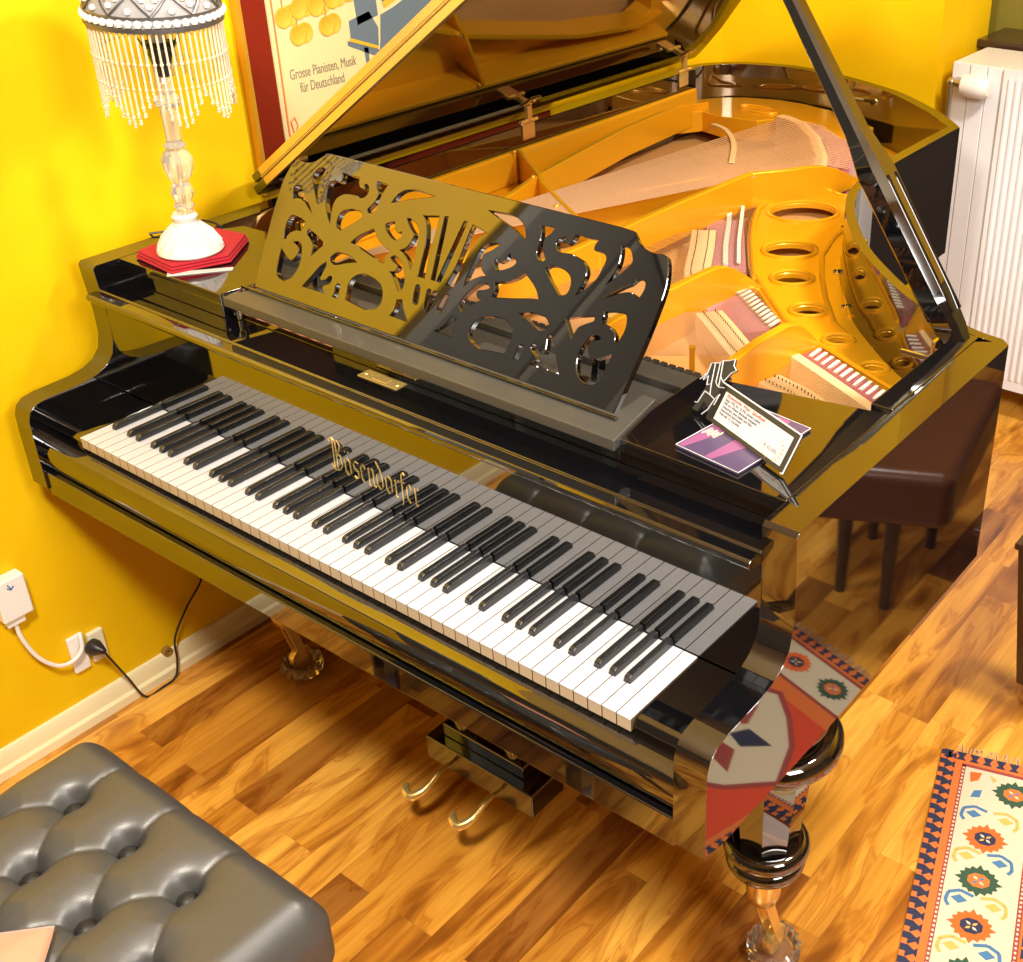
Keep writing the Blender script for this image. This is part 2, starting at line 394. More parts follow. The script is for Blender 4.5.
# keys
P_ = 1.225/52
wk = MB(); wk.box(.0007, P_-.0007, .0006, .149, -.021, -.0028, 1); wk.box(.0006, P_-.0006, 0, .149, -.0026, 0, 0)
for i_ in range(len(wk.f)):
    q_ = [wk.v[j_] for j_ in wk.f[i_]]
    if max(v.x for v in q_)-min(v.x for v in q_) < 1e-6: wk.m[i_] = 2
w0 = wk.build('white_key', [ivory, keyfront, mat('key_side_shade_wood', (.16, .10, .05), .6)], piano, bevel=.0005, smooth=False)  # side wood darkened to paint shade into the seams between keys
for i in range(1, 52): copy_to(w0, (P_*i, 0, 0), piano)
bkp = MB()
bw, tw, yf, yt = .0061, .0046, .051, .149
bkp.add([(-bw,yf,0.0004),(bw,yf,0.0004),(bw,yt,0.0004),(-bw,yt,0.0004),(-tw,yf+.007,.0115),(tw,yf+.007,.0115),(tw,yt,.0120),(-tw,yt,.0120),(-tw-.0004,yf+.002,.0085),(tw+.0004,yf+.002,.0085)],
        [(3,2,1,0),(4,5,6,7),(0,1,9,8),(8,9,5,4),(1,2,6,5,9),(0,8,4,7,3),(2,3,7,6)])
pos = []
names = 'AABCCDDEFFGG'
for i in range(51):
    l = 'ABCDEFG'[i % 7]
    if l in 'ACDFG':
        off = {'A': .001, 'C': -.0013, 'D': .0013, 'F': -.0018, 'G': 0}[l]
        pos.append(P_*(i+1)+off)
b0 = None
for x in pos:
    if b0 is None:
        for v in bkp.v: v.x += x
        b0 = bkp.build('black_key', ebony, piano, bevel=.0013, ang=25, seg=3); x_0 = x
    else: copy_to(b0, (x-x_0, 0, 0), piano)
# fallboard with its lid lip
b = MB(); b.prism([(XA0,y,z) for y, z in [(.1505,.0005),(.1505,.192),(.122,.196),(.119,.200),(.119,.2065),(.123,.210),(.141,.210),(.143,.2075),(.146,.2075),(.148,.210),(.215,.210),(.215,.190),(.172,.188),(.172,.0005)]], (XA1-XA0,0,0))
fb = b.build('fallboard', lacquer, piano, bevel=.001, ang=25)
# maker's name in broken letters drawn with a broad nib
def nib(strokes, s, w=(.10,.075), th=.0004):
    b = MB()
    for st in strokes:
        for (x0,y0),(x1,y1) in zip(st[:-1], st[1:]):
            q = [(x0-w[0]/2,y0-w[1]/2),(x0+w[0]/2,y0+w[1]/2),(x1+w[0]/2,y1+w[1]/2),(x1-w[0]/2,y1-w[1]/2)]
            a = sum(q[i][0]*q[(i+1)%4][1]-q[(i+1)%4][0]*q[i][1] for i in range(4))
            if abs(a) < 1e-4:
                q = [(x0-w[0]/2,y0-w[1]/2-.02),(x0+w[0]/2,y0+w[1]/2-.02),(x1+w[0]/2,y1+w[1]/2+.02),(x1-w[0]/2,y1-w[1]/2+.02)]
            b.prism([(x, 0, y) for x, y in q], (0, -th/s, 0))
    return b
G = {'B': (1.15, [[(.15,1.5),(.05,1.65),(.25,1.75),(.42,1.62),(.35,1.3),(.35,.1),(.1,-.02)],[(.42,1.6),(.8,1.75),(.98,1.5),(.85,1.15),(.5,1.0)],[(.55,1.0),(.95,.9),(1.02,.45),(.8,.1),(.35,.02),(.1,.3)],[(.6,1.6),(.6,.15)]]),
     'o': (.72, [[(.35,1),(.12,.85),(.12,.2),(.35,.0)],[(.35,1),(.56,.8),(.56,.15),(.35,.0)]]),
     'ö': (.72, [[(.35,1),(.12,.85),(.12,.2),(.35,.0)],[(.35,1),(.56,.8),(.56,.15),(.35,.0)],[(.2,1.25),(.26,1.35)],[(.46,1.25),(.52,1.35)]]),
     's': (.62, [[(.52,.9),(.3,1.0),(.12,.8),(.2,.55),(.48,.42),(.46,.12),(.25,.0),(.08,.12)]]),
     'e': (.58, [[(.3,1),(.12,.85),(.12,.2),(.3,.0),(.5,.12)],[(.3,1),(.48,.8),(.16,.52)]]),
     'n': (.72, [[(.06,.85),(.18,.98),(.18,.05),(.26,-.02)],[(.2,.8),(.42,1),(.55,.85),(.55,.08),(.66,.0)]]),
     'd': (.72, [[(.4,.95),(.12,.8),(.12,.2),(.35,.0),(.55,.2),(.55,.8),(.42,1.1),(.15,1.5)]]),
     'r': (.50, [[(.06,.85),(.18,.98),(.18,.05),(.28,-.02)],[(.22,.82),(.40,1.0),(.48,.9)]]),
     'f': (.46, [[(.06,.95),(.42,.98)],[(.5,1.4),(.3,1.5),(.2,1.3),(.2,.0),(.12,-.3)]])}
cx = 0; lb = MB(); S_ = .034
for ch in 'Bösendorfer':
    w_, st = G[ch]; nb = nib([[(x+cx, y) for x, y in s_] for s_ in st], S_)
    lb.add([(v.x*S_, .1503+v.y*S_, v.z*S_) for v in nb.v], nb.f); cx += w_
k_ = .205/(cx*S_)
for v in lb.v: v.x = .500+v.x*k_; v.z = .040+v.z
lb.build('brand_lettering', brass, fb, label='gold inlaid maker name Bösendorfer', smooth=False)
MB().box(.553,.640,.184,.208,.210,.2115).lathe([(.004,0),(.003,.0012)],(.562,.196,.2115),10).lathe([(.004,0),(.003,.0012)],(.631,.196,.2115),10).box(.582,.611,.189,.203,.2115,.2122).build('lock_plate', brass, fb, bevel=.0006, label='brass lock plate')
# front upright panel behind the fallboard, with a slit on the bass side
b = MB(); b.box(XA0, .222, .2155, .228, .12, .252); b.box(.222, .46, .2155, .228, .12, .212); b.box(.46, 1.045, .2155, .228, .12, .2445); b.box(1.045, XA1, .2155, .228, .12, .236)
b.build('name_rail', lacquer, piano, bevel=.001)
# side boards (candle boards)
bl = [(-.0905,.196),(.200,.199),(.212,.278),(.205,.30),(.02,.445),(-.051,.440),(-.0905,.37)]
MB().poly(bl, .236, .2552).box(-.089,.2,.200,.214,.2105,.236).build('side_board', lacquer, piano, bevel=.0015)
br_ = [(1.045,.203),(1.3165,.200),(1.3165,.478),(1.037,.424)]
MB().poly(br_, .236, .2552).build('side_board', lacquer, piano, bevel=.0015)
# tray + desk
traym = mat('worn_satin_black', (.050, .048, .042), .32, ior=1.8)
MB().poly([(.226,.186),(1.060,.186),(1.035,.315),(.262,.315)], .244, .2615).build('desk_tray', traym, piano, bevel=.0018)
HO = {
'H1':[(-0.3303,0.2264,1),(-0.3471,0.2255,0),(-0.3579,0.2114,0),(-0.356,0.2007,0),(-0.3435,0.1844,0),(-0.3259,0.1637,1),(-0.332,0.18,0),(-0.3358,0.1914,0),(-0.3367,0.2033,0),(-0.3342,0.218,0)],
'H2':[(-0.3805,0.1883,0),(-0.3904,0.1853,0),(-0.392,0.1739,0),(-0.3886,0.1612,1),(-0.3743,0.1651,0),(-0.3602,0.1624,0),(-0.3409,0.1519,0),(-0.328,0.1447,1),(-0.3399,0.1565,0),(-0.3581,0.1716,0),(-0.3674,0.1776,0),(-0.3733,0.1853,0)],
'H3':[(-0.2933,0.2267,1),(-0.2714,0.2254,0),(-0.249,0.2259,1),(-0.248,0.219,0),(-0.2447,0.2132,0),(-0.2385,0.2095,0),(-0.2306,0.2105,0),(-0.2351,0.215,0),(-0.2322,0.2184,0),(-0.2244,0.2164,0),(-0.22,0.2094,0),(-0.2211,0.2007,0),(-0.2309,0.193,0),(-0.2498,0.195,0),(-0.2697,0.1922,0),(-0.2842,0.184,0),(-0.289,0.1711,0),(-0.2863,0.1543,0),(-0.2812,0.138,1),(-0.2947,0.1504,0),(-0.3083,0.1694,0),(-0.3133,0.1881,0),(-0.3142,0.2032,0),(-0.3057,0.2102,0),(-0.2903,0.2103,0),(-0.2883,0.2179,0)],
'H4':[(-0.2536,0.1706,0),(-0.2652,0.1629,0),(-0.2695,0.1491,0),(-0.2659,0.1368,0),(-0.2543,0.1328,1),(-0.2318,0.1494,0),(-0.2149,0.1646,1),(-0.221,0.1714,0),(-0.2368,0.1734,0)],
'H5':[(-0.3748,0.1357,0),(-0.3809,0.1283,0),(-0.383,0.1123,0),(-0.3782,0.0921,1),(-0.3723,0.0934,0),(-0.3688,0.103,0),(-0.3566,0.1112,0),(-0.3406,0.1145,0),(-0.3415,0.1232,0),(-0.3386,0.1304,1),(-0.3516,0.1343,0)],
'H6':[(-0.3757,0.0768,1),(-0.3744,0.0604,0),(-0.3711,0.0434,0),(-0.3683,0.0329,0),(-0.3575,0.0255,0),(-0.343,0.0255,0),(-0.3295,0.0342,0),(-0.3222,0.0491,0),(-0.3207,0.0659,0),(-0.325,0.0803,0),(-0.3315,0.092,0),(-0.3414,0.096,0),(-0.3539,0.092,1),(-0.344,0.0882,0),(-0.3345,0.0836,0),(-0.334,0.0739,0),(-0.3442,0.0617,0),(-0.3621,0.0687,0)],
'H7':[(-0.3265,0.1216,1),(-0.3279,0.1125,0),(-0.3152,0.1043,0),(-0.3048,0.0956,0),(-0.3011,0.0779,1),(-0.2912,0.0899,0),(-0.278,0.1048,1),(-0.3009,0.1139,0),(-0.3175,0.1191,0)],
'H8':[(-0.1811,0.2263,1),(-0.2092,0.2273,1),(-0.2061,0.2173,0),(-0.1977,0.2083,0),(-0.1991,0.1953,0),(-0.2112,0.1781,1),(-0.205,0.1729,0),(-0.1938,0.1773,0),(-0.1902,0.1855,0),(-0.1896,0.2036,0),(-0.186,0.218,0)],
'H9':[(-0.164,0.1981,1),(-0.1591,0.2096,0),(-0.1499,0.2208,0),(-0.1334,0.2281,0),(-0.1115,0.2293,0),(-0.0747,0.2272,1),(-0.0962,0.2199,0),(-0.1261,0.2119,0),(-0.1478,0.2034,0)],
'H10':[(-0.2233,0.119,1),(-0.2097,0.1347,0),(-0.1823,0.1522,1),(-0.1674,0.1385,0),(-0.149,0.1299,0),(-0.1312,0.1254,1),(-0.1373,0.1136,0),(-0.1361,0.1014,1),(-0.171,0.1082,0),(-0.2039,0.1158,0)],
'H11':[(-0.1427,0.1731,1),(-0.1593,0.1654,0),(-0.1585,0.1572,0),(-0.1476,0.149,0),(-0.135,0.1434,0),(-0.1255,0.1444,0),(-0.1195,0.153,0),(-0.1216,0.1608,1),(-0.1281,0.1563,0),(-0.1376,0.1616,0)],
'H12':[(-0.1215,0.1827,1),(-0.116,0.1765,0),(-0.1066,0.1681,0),(-0.0952,0.1602,0),(-0.0956,0.1498,0),(-0.1016,0.1382,0),(-0.1149,0.1301,1),(-0.1016,0.1257,0),(-0.0877,0.1165,0),(-0.078,0.1042,1),(-0.0767,0.1169,0),(-0.0796,0.1389,0),(-0.0846,0.1625,0),(-0.0909,0.1735,0),(-0.1074,0.1825,0)],
'H13':[(-0.09,0.1933,1),(-0.0561,0.2002,1),(-0.0536,0.1854,0),(-0.052,0.1572,0),(-0.0492,0.1292,0),(-0.0427,0.0991,1),(-0.0588,0.0984,1),(-0.0621,0.1243,0),(-0.0653,0.1502,0),(-0.072,0.1713,0),(-0.0799,0.1861,0)],
'S1':[(-0.0451,0.1998,0),(-0.0415,0.2022,0),(-0.0368,0.2011,0),(-0.0214,0.1,1),(-0.0313,0.0997,1)],
'Q1':[(-0.057,0.0853,0),(-0.0478,0.0861,0),(-0.0429,0.0733,0),(-0.0406,0.0576,0),(-0.0509,0.0561,0),(-0.0546,0.0644,0)],
'Q2':[(-0.0314,0.0842,0),(-0.0229,0.0852,0),(-0.0195,0.0673,0),(-0.0178,0.0531,0),(-0.0258,0.0521,0),(-0.0295,0.0664,0)],
'H15':[(-0.1289,0.1142,1),(-0.119,0.1206,0),(-0.1036,0.1147,0),(-0.091,0.101,0),(-0.0825,0.0865,0),(-0.0813,0.0744,0),(-0.0884,0.0665,1),(-0.0991,0.0764,0),(-0.1114,0.088,0),(-0.1208,0.0931,1),(-0.1097,0.0967,0),(-0.1067,0.1047,0),(-0.1177,0.1084,0)],
'H16':[(-0.0864,0.0546,1),(-0.0743,0.0576,1),(-0.0638,0.0416,0),(-0.0473,0.0263,1),(-0.0681,0.0262,0),(-0.0908,0.0267,1),(-0.0848,0.0385,0)],
'H18':[(-0.2623,0.0779,1),(-0.2731,0.0679,0),(-0.2872,0.0451,0),(-0.3,0.0258,1),(-0.2719,0.0259,0),(-0.2408,0.0254,1),(-0.2519,0.0361,0),(-0.2381,0.0458,0),(-0.2372,0.0557,0),(-0.2449,0.0571,0),(-0.2519,0.049,0),(-0.2624,0.0466,0),(-0.2625,0.0552,0),(-0.2591,0.0711,0)],
'H19':[(-0.2217,0.0497,0),(-0.2245,0.0426,0),(-0.2226,0.0334,0),(-0.2241,0.0255,1),(-0.2114,0.0243,1),(-0.2124,0.0348,0),(-0.2131,0.0474,0)],
'H20':[(-0.2456,0.0978,0),(-0.2567,0.0857,0),(-0.2499,0.0775,0),(-0.2375,0.0771,0),(-0.2143,0.0856,0),(-0.1932,0.0914,1),(-0.2142,0.0984,0),(-0.2325,0.099,0)],
'H17':[(-0.1935,0.0276,1),(-0.196,0.0408,0),(-0.1978,0.0532,0),(-0.1915,0.0684,0),(-0.1747,0.077,0),(-0.1597,0.0773,0),(-0.1425,0.0745,0),(-0.1265,0.0678,0),(-0.1179,0.0553,0),(-0.1158,0.0412,0),(-0.1236,0.0299,0),(-0.1437,0.0233,0),(-0.1624,0.0246,0)]}
AX = -.0205
loops = []
half = [(.0,.250,1),(.30,.2505,1),(.322,.2495,1),(.329,.243,0),(.340,.234,0),(.355,.228,0),(.371,.2265,0),(.383,.228,0),(.392,.223,0),(.401,.200,0),(.404,.175,0),(.400,.10,0),(.388,0,1)]
ol = smooth_loop(half+[(-x, y, c) for x, y, c in reversed(half[1:])], 4)
loops.append(ol)
for k, h in HO.items():
    h2 = [(x-AX, y, c) for x, y, c in h]
    loops.append(smooth_loop(h2, 4)); loops.append(smooth_loop([(-x, y, c) for x, y, c in reversed(h2)], 4))
yd0, zd0, yd1, zd1 = .245, .263, .370, .455
upv = Vector((0, yd1-yd0, zd1-zd0)).normalized()
Md = frame((.645+AX, yd0, zd0), (1,0,0), upv) @ Matrix.Translation((0,0,-.006))
desk = curve_plate('music_desk', loops, .011, lacquer, Md, piano, bevel=.0010)
MB().box(.22,1.03, yd0-.016, yd0-.011, .2615, .2665).build('desk_ledge', lacquer, piano, bevel=.001)
for x in (.32, .93):
    b = MB(); b.prism([(x-.006, .305,.262),(x-.006,.325,.262),(x-.006,.335,.375),(x-.006,.322,.368)], (.012,0,0)); b.build('desk_prop', lacquer, piano, bevel=.001)
for x in (.19, 1.041):
    MB().box(x-.010 if x<1 else x-.003, x+.010 if x<1 else x+.003, .232 if x>1 else .45, .50, .205, .222).build('desk_rail', lacquer, piano, bevel=.001)
b = MB(); b.lathe([(.004,0),(.0035,.02),(.006,.022),(.006,.03),(.003,.034)], (.226,.213,.2115), 12); b.build('desk_stop_pin', steel, piano)

# ---- inside: soundboard, bridges, plate, strings
inner = [p for p in ip]
sb = [(x, y) for x, y in inner if y > .3]
sb = [(1.316,.30)]+sb+[(-.091,.30)]
MB().poly(sb, .058, .070).build('soundboard', tan, piano, smooth=False)
MB().box(-.091,1.316,.229,.460,.10,.166).build('pin_block', pinw, piano, smooth=False)
b = MB(); b.poly([(-.091,.229),(1.316,.229),(1.316,.262),(-.091,.262)],.1665,.176)
b.build('pin_block_flange', gold, piano, bevel=.002)
# tuning pins
b = MB()
for i in range(76):
    x = -.06+i*(1.36/75)
    for r in range(3):
        if 1.31 < x: continue
        b.lathe([(.0032,0),(.0032,.026),(.002,.028)], (x+r*.005, .295+r*.042+.008*(i%2), .1665), 6)
tp = b.build('tuning_pins', steel, piano); tp['kind'] = 'stuff'
b = MB(); b.box(-.088,1.313,.424,.468,.1665,.184); b.box(-.088,1.313,.4685,.514,.172,.196); b.build('damper_rail', traym, piano, bevel=.002)
b = MB()
for i in range(62):
    x = .225+i*.0165
    b.box(x-.0055, x+.0055, .516, .545, .158, .186)
dm = b.build('dampers', satin, piano); dm['kind'] = 'stuff'
MB().box(-.09,1.315,.546,.556,.120,.150).build('capo_bar', gold, piano, bevel=.002)

FL = .107
hitch = [(1.316,.745),(1.21,.792),(1.162,.815),(1.06,.862),(.955,.912),(.915,.918),(.874,.945),(.80,1.012),(.714,1.095),(.659,1.165),(.58,1.285),(.52,1.39),(.480,1.475),(.464,1.56),(.498,1.715),(.53,1.84),(.535,1.93),(.48,2.00),(.42,2.05)]
rimin = [q for q in ip if .75 < q[1] and q[0] > .44]
flout = [(1.316,.745)]+[q for q in rimin]
flout = [(q[0]-.001, q[1]) for q in flout]
fl = flout+list(reversed(hitch[1:]))[0:]
def ell(cx, cy, a, b_, rot, n=28):
    return [(cx+a*math.cos(t)*math.cos(rot)-b_*math.sin(t)*math.sin(rot), cy+a*math.cos(t)*math.sin(rot)+b_*math.sin(t)*math.cos(rot)) for t in [2*PI*i/n for i in range(n)]]
holes = [(.583,1.525,.080,.068,.85),(.686,1.288,.056,.046,.8),(.773,1.151,.040,.034,.75),(.884,1.027,.033,.027,.7),(.997,.938,.024,.020,.7),(1.104,.871,.021,.017,.6),(.591,1.735,.034,.046,.4)]
fl2 = []
for q in fl:
    if not fl2 or math.dist(q, fl2[-1]) > .006: fl2.append(q)
loops = [fl2]+[ell(*h) for h in holes]
plate = curve_plate('iron_plate', loops, .013, gold, Matrix.Translation((0,0,FL-.0065)), piano, bevel=.002)
b = MB()
for h in holes:
    e = ell(h[0],h[1],h[2]+.004,h[3]+.004,h[4]); b.ring([(x,y,FL+.0005) for x,y in e], .0055)
# moulded ridges of the casting
b.tube([(.712,1.56,FL),(.725,1.42,FL),(.760,1.30,FL),(.815,1.20,FL),(.88,1.10,FL),(.955,1.00,FL),(1.0,.965,FL)], .006, 8)
b.tube([(.725,1.55,FL),(.765,1.42,FL),(.80,1.32,FL),(.865,1.20,FL),(.925,1.10,FL),(.965,1.045,FL)], .006, 8)
b.tube([(x,y-.006,FL+.003) for x,y in [(.985,.902),(1.06,.868),(1.162,.823),(1.21,.800),(1.305,.757)]], .005, 8)
b.tube([(x+.006,y+.006,FL+.003) for x,y in [(.714,1.095),(.80,1.012),(.874,.945),(.915,.918)]], .005, 8)
b.tube([(x+.008,y+.004,FL+.003) for x,y in [(.464,1.56),(.480,1.475),(.52,1.39),(.58,1.285),(.659,1.165),(.700,1.105)]], .006, 8)
b.build('plate_rims', gold, plate)
# tail and spine flanges
def wall_strip(pts_top, zt, pts_bot, zb_, th, side=1):
    """free standing casting rib: right face through given top/bottom lines"""
    b = MB(); n = len(pts_top); vs = []
    for (x, y), (x2, y2) in zip(pts_top, pts_bot):
        vs += [(x,y,zt),(x-th,y,zt),(x2-th,y2,zb_),(x2,y2,zb_)]
    fs = [(i*4+k,(i+1)*4+k,(i+1)*4+(k+1)%4,i*4+(k+1)%4) for i in range(n-1) for k in range(4)]+[(0,1,2,3),tuple(4*(n-1)+k for k in (3,2,1,0))]
    return b.add(vs, fs)
def arch(b, path, th, z0=.06, ztop=.185, zend0=.11, zend1=.13, ease=.25):
    """rib along a path whose top line rises and falls at both ends"""
    n = len(path); P = []
    N_ = 26
    L = [0]
    for a, c in zip(path[:-1], path[1:]): L.append(L[-1]+math.dist(a, c))
    for k in range(N_+1):
        s = L[-1]*k/N_; i = max(j for j in range(n-1) if L[j] <= s+1e-9); t = (s-L[i])/(L[i+1]-L[i])
        p = (path[i][0]*(1-t)+path[i+1][0]*t, path[i][1]*(1-t)+path[i+1][1]*t)
        u = k/N_; z = ztop
        if u > 1-ease: q = (1-u)/ease; z = zend1+(ztop-zend1)*math.sin(q*PI/2)
        if u < ease*.5 and zend0 < ztop: q = u/(ease*.5); z = zend0+(ztop-zend0)*math.sin(q*PI/2)
        P.append((p, z))
    vs = []
    for (p, z) in P: vs += [(p[0]+th/2,p[1],z),(p[0]-th/2,p[1],z),(p[0]-th/2,p[1],z0),(p[0]+th/2,p[1],z0)]
    fs = [(i*4+k,(i+1)*4+k,(i+1)*4+(k+1)%4,i*4+(k+1)%4) for i in range(N_) for k in range(4)]+[(0,1,2,3),tuple(4*N_+k for k in (3,2,1,0))]
    return b.add(vs, fs)
def rib(path, th, **k): return arch(MB(), path, th, **k).build('plate_strut', gold, plate, bevel=.004, ang=40, seg=3)
rib([(.705,.55),(.700,.80),(.706,.92),(.722,1.03),(.745,1.07)], .018, ztop=.182, zend1=.110)
rib([(.965,.55),(.953,.72),(.958,.80),(.982,.890)], .018, ztop=.178, zend1=.110)
rib([(.425,.55),(.435,1.03),(.437,1.242),(.452,1.50),(.505,1.555),(.555,1.66),(.585,1.80)], .018, ztop=.188, zend1=.112, ease=.15, z0=.10)
rib([(.06,.55),(.150,.85),(.216,1.03),(.320,1.283),(.415,1.51),(.455,1.56)], .016, ztop=.180, zend1=.165, ease=.2, z0=.10)
rib([(.145,.88),(.100,1.05),(.056,1.19),(.015,1.41),(-.022,1.623),(-.046,1.927),(-.034,2.03)], .014, ztop=.192, zend1=.176, ease=.24, z0=.115)
# spine flange: raised ledge sloping off the rim
b = MB(); b.prism([(-.0905,.60,.206),(-.080,.60,.206),(-.076,.60,.198),(-.072,.60,.128),(-.0905,.60,.128)], (0,1.44,0)); b.poly([(-.0905,.56),(.13,.56),(.115,1.05),(.06,1.19),(.018,1.42),(-.020,1.64),(-.044,1.93),(-.040,2.02),(-.0905,2.04)], .112, .1275); b.build('plate_flange', gold, plate, bevel=.003)
b = MB(); b.poly([(-.105,1.90),(-.052,1.93),(-.02,1.985),(.06,1.965),(.165,1.985),(.20,2.045),(.30,2.06),(.40,1.99),(.455,1.96),(.475,2.0),(.46,2.115),(.276,2.205),(.180,2.225),(.095,2.224),(-.005,2.19),(-.07,2.14),(-.105,2.09)], .10,.160); b.ring([(x,y,.161) for x,y in ell(.105,2.085,.062,.028,-.1)], .006); b.build('plate_flange', gold, plate, bevel=.004)
# cross rib: thin web between the struts
b = MB(); b.prism([(-.080,1.262,.118),(-.080,1.262,.208),(.065,1.170,.196),(.09,1.152,.186),(.23,1.062,.186),(.345,.992,.184),(.44,.925,.175),(.44,.925,.118)], (.005,.007,0)); b.build('plate_strut', gold, plate, bevel=.0015)
for x, y, h in ((-.074,1.246,.205),(.070,1.150,.192),(.23,1.045,.182)):
    b = MB(); b.tube([(x,y,.12),(x,y,h)], .0045, 8); b.ball((x,y,h+.001), .006); b.build('plate_bolt', gold, plate)
for x, y in ((.831,1.237),(.934,1.083),(1.068,.954),(.712,1.49),(1.20,.86)):
    b = MB(); b.lathe([(.009,0),(.009,.003),(.005,.006),(.001,.007)], (x,y,FL), 12); b.build('plate_bolt', steel, plate)
b = MB(); x, y = .690,1.60
for k in range(3):
    yy = y-.03*k; b.lathe([(.006,0),(.005,.01),(.003,.014)], (x+.012*k,yy,FL), 8); b.box(x+.012*k-.010,x+.012*k+.010,yy-.003,yy+.003,FL,FL+.004)
b.build('maker_mark', brass, plate)
# agraffe-like support post seen beside the desk
b = MB(); b.lathe([(.014,.0),(.014,.004),(.005,.006),(.005,.085),(.007,.09)], (.86,.66,.072), 12); b.build('nose_bolt', gold, plate)

# bridges
def strip(name, path, w, z0, z1, m, par=piano, bev=.002):
    L = [Vector(p) for p in path]; A = []; B = []
    for i, p in enumerate(L):
        t = (L[min(i+1,len(L)-1)]-L[max(i-1,0)]).normalized(); nn = Vector((-t.y, t.x))*w/2
        A.append(tuple(p+nn)); B.append(tuple(p-nn))
    return MB().poly(A+B[::-1], z0, z1).build(name, m, par, bevel=bev)
strip('treble_bridge', [(.985,.712),(1.05,.695),(1.12,.665),(1.19,.632),(1.27,.60)], .050, .070, .118, bridgew)
strip('treble_bridge', [(.742,.888),(.80,.845),(.86,.798),(.905,.765)], .055, .070, .118, bridgew)
strip('tenor_bridge', [(.477,1.262),(.537,1.165),(.602,1.052),(.640,1.00),(.680,.945)], .055, .070, .118, bridgew)
strip('bass_bridge', [(.215,2.02),(.245,2.015),(.306,1.985),(.405,1.885),(.505,1.745),(.545,1.665)], .030, .070, .176, bridgew)
# bridge pins
b = MB()
def pins(path, k, off, z):
    P = [Vector(p) for p in path]; L=[0]
    for a, c in zip(P[:-1], P[1:]): L.append(L[-1]+(c-a).length)
    for j in range(k):
        s = L[-1]*(j+.5)/k; i = max(q for q in range(len(P)-1) if L[q] <= s); t = (s-L[i])/(L[i+1]-L[i]); p = P[i].lerp(P[i+1], t)
        tt = (P[i+1]-P[i]).normalized(); nn = Vector((-tt.y, tt.x))
        for o in off: b.lathe([(.0011,0),(.0009,.005)], (p.x+nn.x*o, p.y+nn.y*o, z), 5)
pins([(.985,.712),(1.05,.695),(1.12,.665),(1.27,.60)], 34, (-.012,.010), .118)
pins([(.742,.888),(.80,.845),(.86,.798),(.905,.765)], 22, (-.013,.012), .118)
pins([(.477,1.262),(.537,1.165),(.602,1.052),(.640,1.00),(.680,.945)], 26, (-.013,.012), .118)
pp = b.build('bridge_pins', darkw, piano); pp['kind'] = 'stuff'
# strings: list of (tuning end, bridge pt, hitch pt)
def lerp2(P, t):
    L=[0]
    for a, c in zip(P[:-1], P[1:]): L.append(L[-1]+math.dist(a, c))
    s = t*L[-1]*.9999; i = max(q for q in range(len(P)-1) if L[q] <= s); u = (s-L[i])/(L[i+1]-L[i])
    return (P[i][0]*(1-u)+P[i+1][0]*u, P[i][1]*(1-u)+P[i+1][1]*u)
S = []
bassB = [(.240,2.00),(.306,1.985),(.405,1.885),(.505,1.745),(.540,1.68)]
bassH = [(.262,2.05),(.34,2.045),(.455,1.955),(.560,1.80),(.585,1.73)]
for i in range(32):
    t = (i+.5)/32; s0 = (.075-.02*t, .40); bb = lerp2(bassB, t)
    S.append(('bass', [(*s0,.172),(s0[0]+(bb[0]-s0[0])*.12,.58,.184),(*bb,.178),(*lerp2(bassH,t),.160)], .0016))
def sect(n, x0, x1, xb, br, ht, sec):
    for i in range(n):
        t = (i+.5)/n; xs = x0+(x1-x0)*t
        bb = lerp2(br, t); hh = lerp2(ht, t)
        S.append((sec, [(xs,.42,.172),(xs,.552,.136),(*bb,.1195),(*hh,.1115)], .0006))
sect(34, .225,.435, 0, [(.468,1.26),(.52,1.16),(.565,1.085),(.62,1.01),(.667,.952)][::1], [(.468,1.50),(.52,1.405),(.58,1.30),(.659,1.18),(.70,1.12)], 'tenor')
sect(40, .455,.69, 0, [(.742,.888),(.80,.845),(.86,.798),(.905,.765)], [(.725,1.075),(.79,1.01),(.874,.94),(.91,.915)], 'treble')
sect(62, .985,1.29, 0, [(.988,.712),(1.05,.695),(1.12,.665),(1.19,.632),(1.27,.60)], [(.975,.885),(1.06,.845),(1.162,.80),(1.305,.735)], 'treble')
# tenor/treble speaking lengths start from the pin field directly in line
random.shuffle(S)
S.sort(key=lambda s: 0 if s[0] == 'bass' else 1)
rest = MB()
for i, (sec, pts, r) in enumerate(S):
    if i < 95: MB().tube(pts, r, 4).build('string', copper if sec == 'bass' else stringm, piano, smooth=False)
    else: rest.tube(pts, r, 4)
rs = rest.build('strings', stringm, piano, smooth=False); rs['kind'] = 'stuff'
# felts: red under the hitch ends, white woven strips
P2 = [(.968,.875),(1.06,.832),(1.15,.788),(1.305,.712)]
strip('hitch_felt', [(x-.004,y-.010) for x,y in P2], .044, .0705, .1095, felt)
strip('aliquot_rail', [(x-.018,y-.042) for x,y in P2], .020, .0705, .116, bridgew)
P1 = [(.712,1.045),(.785,.990),(.872,.925)]
strip('hitch_felt', [(x-.028,y-.050) for x,y in P1], .085, .0705, .106, pinkfelt)
strip('hitch_felt', [(.462,1.375),(.52,1.285),(.60,1.165),(.640,1.105)], .085, .0705, .106, pinkfelt)
strip('hitch_felt', [(.345,2.03),(.44,1.945),(.52,1.83),(.548,1.74)], .07, .08, .157, pinkfelt)
def pinrow(P, n, name, l0, l1):
    b = MB()
    for i in range(n):
        x, y = lerp2(P, (i+.5)/n); b.box(x-.0032, x+.0032, y-l0, y+l1, FL+.003, FL+.0065)
    o = b.build(name, feltw, piano); o['kind'] = 'stuff'
pinrow(P2, 20, 'hitch_pins', .024, .014)
pinrow(P1, 12, 'hitch_pins', .022, .014)
